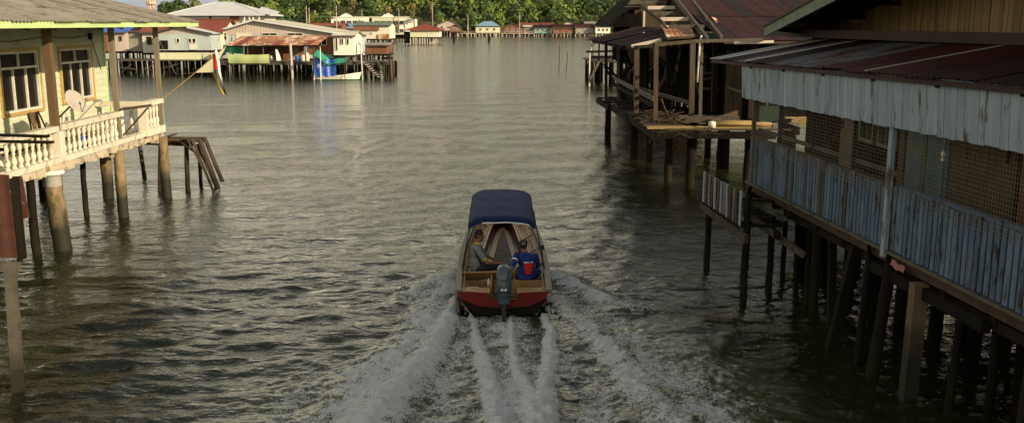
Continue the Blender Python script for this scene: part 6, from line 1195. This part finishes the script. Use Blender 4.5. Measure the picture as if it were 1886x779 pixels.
# ------------------------------------------------------------------ people: one continuous body each, clothes over it
def fuse(o, vox=.008, sm_=4):
    r = o.modifiers.new('fuse', 'REMESH'); r.mode = 'VOXEL'; r.voxel_size = vox; r.use_smooth_shade = True
    s = o.modifiers.new('soft', 'SMOOTH'); s.iterations = sm_; s.factor = .5
def seg(b, p, q, r0, r1, n=12): b.tube([p, Vector(p).lerp(Vector(q), .5), q], [r0, (r0 + r1) / 2 * 1.03, r1], n); b.ball(p, (r0,) * 3, 12, 8); b.ball(q, (r1,) * 3, 12, 8)
def head(b, c, fwd, s=1.0):
    """skull, jaw, nose, brow, mouth and ears turned towards fwd"""
    f = Vector(fwd).normalized(); r = f.cross(Vector((0, 0, 1))).normalized(); u = r.cross(f); R = Matrix((r, f, u)).transposed(); L_ = lambda x, y, z: Vector(c) + R @ Vector((x, y, z)) * s
    b.ball(L_(0, -.012, .022), (.076 * s, .096 * s, .098 * s), 16, 12, R); b.ball(L_(0, .022, -.048), (.058 * s, .066 * s, .062 * s), 14, 10, R); b.ball(L_(0, .062, -.088), (.030 * s, .025 * s, .024 * s), 10, 8, R)
    b.tube([L_(0, .085, .025), L_(0, .108, -.018), L_(0, .088, -.030)], [.010, .017, .012], 8); b.ball(L_(0, .074, .034), (.050 * s, .018 * s, .012 * s), 10, 6, R); b.ball(L_(0, .084, -.052), (.024 * s, .012 * s, .010 * s), 10, 6, R)
    for k in (-1, 1): b.ball(L_(k * .078, -.012, -.004), (.010 * s, .022 * s, .033 * s), 8, 8, R); b.ball(L_(k * .030, .074, .014), (.014, .010, .009), 8, 6, R)
    return L_
def hand(b, wr, d, up_, curl, s=1.0, thumb=1):
    """palm and five fingers from the wrist along d; up_ is the back of the hand; curl bends the fingers"""
    d = Vector(d).normalized(); up_ = (Vector(up_) - d * Vector(up_).dot(d)).normalized(); r = d.cross(up_); wr = Vector(wr)
    for k in range(4): o = r * (k - 1.5) * .020; b.tube([wr + o * .6, wr + d * .05 + o, wr + d * .088 + o], [.017, .014, .012], 8)
    for k, ln in enumerate((.066, .076, .071, .055)):
        p = wr + d * .088 + r * (k - 1.5) * .021; dd = d.copy(); pts = [p]; a = 0
        for j in range(3): a += curl * (.7 if j == 0 else 1); dd = d * math.cos(a) - up_ * math.sin(a); pts.append(pts[-1] + dd * ln * (.45, .32, .23)[j])
        b.tube(pts, [.0095, .009, .0085, .007], 8)
    p = wr + d * .03 + r * (-thumb) * .032; b.tube([p, p + d * .032 - r * thumb * .022 - up_ * .012, p + d * .062 - r * thumb * .018 - up_ * .032], [.013, .011, .008], 8)
def eyes(L_, root):
    for k in (-1, 1): part('eye', MB().ball(L_(k * .030, .081, .016), (.010, .006, .007), 8, 6), 'white_wall', root, smooth=True)
# passenger: sitting on the left bench turned to the right
p = thing('person', 'man in grey polo shirt with yellow collar on the left bench of the boat', 'person', (-.75, 19.95, .42))
hipL, hipR = Vector((-.74, 20.06, .52)), Vector((-.70, 19.82, .52)); ch = Vector((-.76, 19.93, .90)); nk = Vector((-.735, 19.94, 1.08)); hc = Vector((-.685, 19.95, 1.245)); fwd = (.93, -.22, -.12)
shF, shN = Vector((-.75, 20.12, 1.00)), Vector((-.72, 19.73, .99)); elN = Vector((-.52, 19.60, .74)); wrN = Vector((-.27, 19.66, .72)); elF = Vector((-.60, 20.25, .75)); wrF = Vector((-.36, 20.12, .66))
kn1, kn2 = Vector((-.29, 19.98, .58)), Vector((-.27, 20.22, .56)); an1, an2 = Vector((-.24, 20.0, .20)), Vector((-.22, 20.30, .20))
MV = Vector((0, -.22, -.06))
for q_ in (hipL, hipR, ch, nk, hc, shF, shN, elN, wrN, elF, wrF, kn1, kn2, an1, an2): q_ += MV
b = MB(); L_ = head(b, hc, fwd); b.tube([nk - Vector((0, 0, .06)), nk, hc - Vector((0, 0, .06))], [.062, .056, .054], 12)
for c_, r_ in ((ch + Vector((0, 0, .03)), (.105, .165, .15)), ((hipL + hipR) / 2 + Vector((-.02, 0, .12)), (.115, .150, .17)), ((hipL + hipR) / 2, (.13, .17, .10))): b.ball(c_, r_, 14, 10)
for s_, el_, wr_ in ((shN, elN, wrN), (shF, elF, wrF)): seg(b, s_, el_, .050, .040); seg(b, el_, wr_, .040, .027)
hand(b, wrN, (.9, .25, -.05), (.1, -.2, 1), .35, thumb=-1); hand(b, wrF, (.7, -.5, -.2), (0, .2, 1), .4)
for h_, k_, a_ in ((hipR, kn1, an1), (hipL, kn2, an2)): seg(b, h_, k_, .082, .058); seg(b, k_, a_, .055, .038); b.ball(a_ + Vector((.06, 0, -.06)), (.11, .042, .035), 10, 8)
body = part('body', b, 'skin', p); fuse(body, .008)
b = MB(); b.ball(ch + Vector((0, 0, .02)), (.130, .190, .165), 16, 12); b.ball((hipL + hipR) / 2 + Vector((-.025, 0, .15)), (.148, .180, .20), 16, 12); b.ball((hipL + hipR) / 2 + Vector((-.02, 0, .02)), (.148, .190, .09), 14, 10); seg(b, shN, shN.lerp(elN, .62), .070, .064); seg(b, shF, shF.lerp(elF, .62), .070, .064); b.tube([ch + Vector((0, 0, .1)), nk + Vector((0, 0, -.015))], [.12, .066], 12)
fuse(part('shirt', b, 'grey_shirt', p), .010)
b = MB(); b.tube([nk - Vector((.0, 0, .03)), nk + Vector((.006, 0, .028))], [.075, .067], 14, cap=False); part('collar', b, 'yellow', p, smooth=True).modifiers.new('t', 'SOLIDIFY').thickness = .01
for s_, el_ in ((shN, elN), (shF, elF)): d_ = (el_ - s_).normalized(); q = s_.lerp(el_, .62); part('sleeve_cuff', MB().tube([q + d_ * .045, q + d_ * .072], [.062, .060], 12), 'yellow', p, smooth=True)
b = MB()
for h_, k_, a_ in ((hipR, kn1, an1), (hipL, kn2, an2)): seg(b, h_, k_, .098, .070); seg(b, k_, a_ + Vector((0, 0, .05)), .068, .052)
b.ball((hipL + hipR) / 2, (.14, .18, .10), 14, 10); fuse(part('trousers', b, 'trousers', p), .010)
pts = [nk + Vector((-.04, -.075, -.02)), ch + Vector((.02, -.19, .06)), ch + Vector((.10, -.155, -.06)), ch + Vector((.125, -.05, -.2)), ch + Vector((.1, .06, -.3))]; pts2 = [nk + Vector((-.04, -.075, -.02)), ch + Vector((-.05, -.15, .08)), ch + Vector((.0, -.200, .0)), ch + Vector((.06, -.205, -.12)), ch + Vector((.11, -.13, -.26))]
part('sling_strap', MB().tube(pts2, .016, 6), 'black', p, smooth=True)
for i, a_ in enumerate((an1, an2)): sh = part('shoe', MB().ball(a_ + Vector((.06, 0, -.055)), (.13, .050, .045), 12, 8), 'black', p, smooth=True); part('sole', MB().box(a_ + Vector((-.06, -.045, -.115)), a_ + Vector((.18, .045, -.088))), 'white', sh)
b = MB(); f = Vector(fwd).normalized(); r = f.cross(Vector((0, 0, 1))).normalized(); R = Matrix((r, f, r.cross(f))).transposed(); b.ball(L_(0, -.022, .040), (.085, .100, .094), 16, 12, R); b.ball(L_(0, -.055, -.01), (.078, .060, .07), 14, 10, R); hr = part('hair', b, 'hair', p); fuse(hr, .008, 2); eyes(L_, p)
# the sneaker resting on the thwart ahead of him
# helmsman: sitting on the right with his back to the camera, left arm back to the tiller
p = thing('person', 'helmsman in black cap and blue jersey with red back panel steering', 'person', (.27, 18.95, .38))
hip = Vector((.30, 18.98, .47)); hL, hR = hip + Vector((-.09, .04, 0)), hip + Vector((.09, .02, 0)); ch = hip + Vector((-.01, .02, .36)); nk = hip + Vector((-.045, .05, .52)); hc = hip + Vector((-.070, .10, .655)); fwd = (-.12, .97, -.15)
sL, sR = hip + Vector((-.20, .03, .46)), hip + Vector((.17, .03, .44)); eL, wL = Vector((-.02, 18.62, .73)), Vector((-.20, 18.42, .755)); eR, wR = hip + Vector((.25, .13, .20)), hip + Vector((.14, .36, .12))
kL, kR = hip + Vector((-.16, .42, .06)), hip + Vector((.14, .42, .06)); aL, aR = kL + Vector((-.02, .06, -.40)), kR + Vector((.02, .06, -.40))
b = MB(); L_ = head(b, hc, fwd, .97); b.tube([nk - Vector((0, 0, .05)), nk, hc - Vector((0, .02, .05))], [.06, .054, .052], 12)
for c_, r_ in ((ch, (.165, .105, .15)), (hip + Vector((0, 0, .14)), (.14, .10, .16)), (hip, (.165, .125, .09))): b.ball(c_, r_, 14, 10)
for s_, el_, wr_ in ((sL, eL, wL), (sR, eR, wR)): seg(b, s_, el_, .050, .040); seg(b, el_, wr_, .039, .026)
hand(b, wL, (-.75, -.6, -.1), (-.2, .3, 1), .62, thumb=1); hand(b, wR, (-.3, .9, 0), (0, 0, 1), .4)
for h_, k_, a_ in ((hL, kL, aL), (hR, kR, aR)): seg(b, h_, k_, .080, .056); seg(b, k_, a_, .054, .038); b.ball(a_ + Vector((0, .06, -.03)), (.042, .11, .035), 10, 8)
fuse(part('body', b, 'skin', p), .008)
b = MB(); b.ball(ch + Vector((0, 0, .0)), (.195, .130, .165), 16, 12); b.ball(hip + Vector((0, 0, .16)), (.172, .135, .19), 16, 12); b.ball(hip + Vector((0, 0, .01)), (.19, .145, .09), 14, 10); seg(b, sL, sL.lerp(eL, .75), .072, .062); seg(b, sR, sR.lerp(eR, .85), .072, .062); b.tube([ch + Vector((-.02, 0, .08)), nk + Vector((0, 0, -.01))], [.13, .064], 12)
fuse(part('jersey', b, 'royal', p), .010)
bk = lambda a, z, o=.004: Vector((hip.x + .035 + a, hip.y - .02 - math.sqrt(max(0, 1 - (min(.98, abs(a + .035) / .19)) ** 2)) * (.118 + o) * (1 if z > .1 else .97) - .02, hip.z + z))
part('red_panel', MB().grid(lambda u, v: bk((u - .5) * (.10 + .09 * v ** .6), .10 + .24 * v, .016 + .01 * math.sin(3.14 * v)), 8, 10), 'red', p, smooth=True, label='red panel on the back of the jersey')
for k in range(9):
    if k == 5: continue
    b = MB(); a0 = -.095 + .022 * k; b.grid(lambda u, v: bk(a0 + .015 * u, .345 + .030 * v, .016 + .004), 1, 1); part('lettering', b, 'white', p)
b = MB(); d_ = (eL - sL).normalized(); q = sL.lerp(eL, .35); part('sleeve_patch', MB().tube([q, q + d_ * .035], [.0725, .072], 12), 'white', p, smooth=True)
b = MB()
for h_, k_, a_ in ((hL, kL, aL), (hR, kR, aR)): seg(b, h_, k_, .095, .068); seg(b, k_, a_ + Vector((0, 0, .05)), .066, .050)
fuse(part('trousers', b, 'trousers', p), .010)
for a_ in (aL, aR): part('shoe', MB().ball(a_ + Vector((0, .06, -.03)), (.05, .13, .045), 12, 8), 'black', p, smooth=True)
f = Vector(fwd).normalized(); r = f.cross(Vector((0, 0, 1))).normalized(); R = Matrix((r, f, r.cross(f))).transposed()
b = MB(); b.ball(L_(0, -.010, .045), (.088, .106, .088), 18, 12, R); fuse(part('hair', MB().ball(L_(0, -.035, -.005), (.078, .07, .075), 14, 10, R), 'hair', p), .008, 2)
cap = part('cap', b, 'black', p, smooth=True); part('cap_peak', MB().grid(lambda u, v: L_((u - .5) * .15, .08 + .075 * v * (1 - (2 * u - 1) ** 2 * .5), .045 - .02 * v), 8, 3), 'black', cap, smooth=True).modifiers.new('t', 'SOLIDIFY').thickness = .006
b = MB()
for x0, x1, z0, z1 in ((-.026, -.012, .025, .065), (.012, .026, .025, .065), (-.026, .026, .018, .032)):
    b.add([L_(x, -.010 - .1075 * math.sqrt(max(0, 1 - (x / .088) ** 2 - ((z - .045) / .088) ** 2)) - .003, z) for x, z in ((x0, z0), (x1, z0), (x1, z1), (x0, z1))], [(0, 1, 2, 3)])
part('cap_emblem', b, 'white', cap); eyes(L_, p)
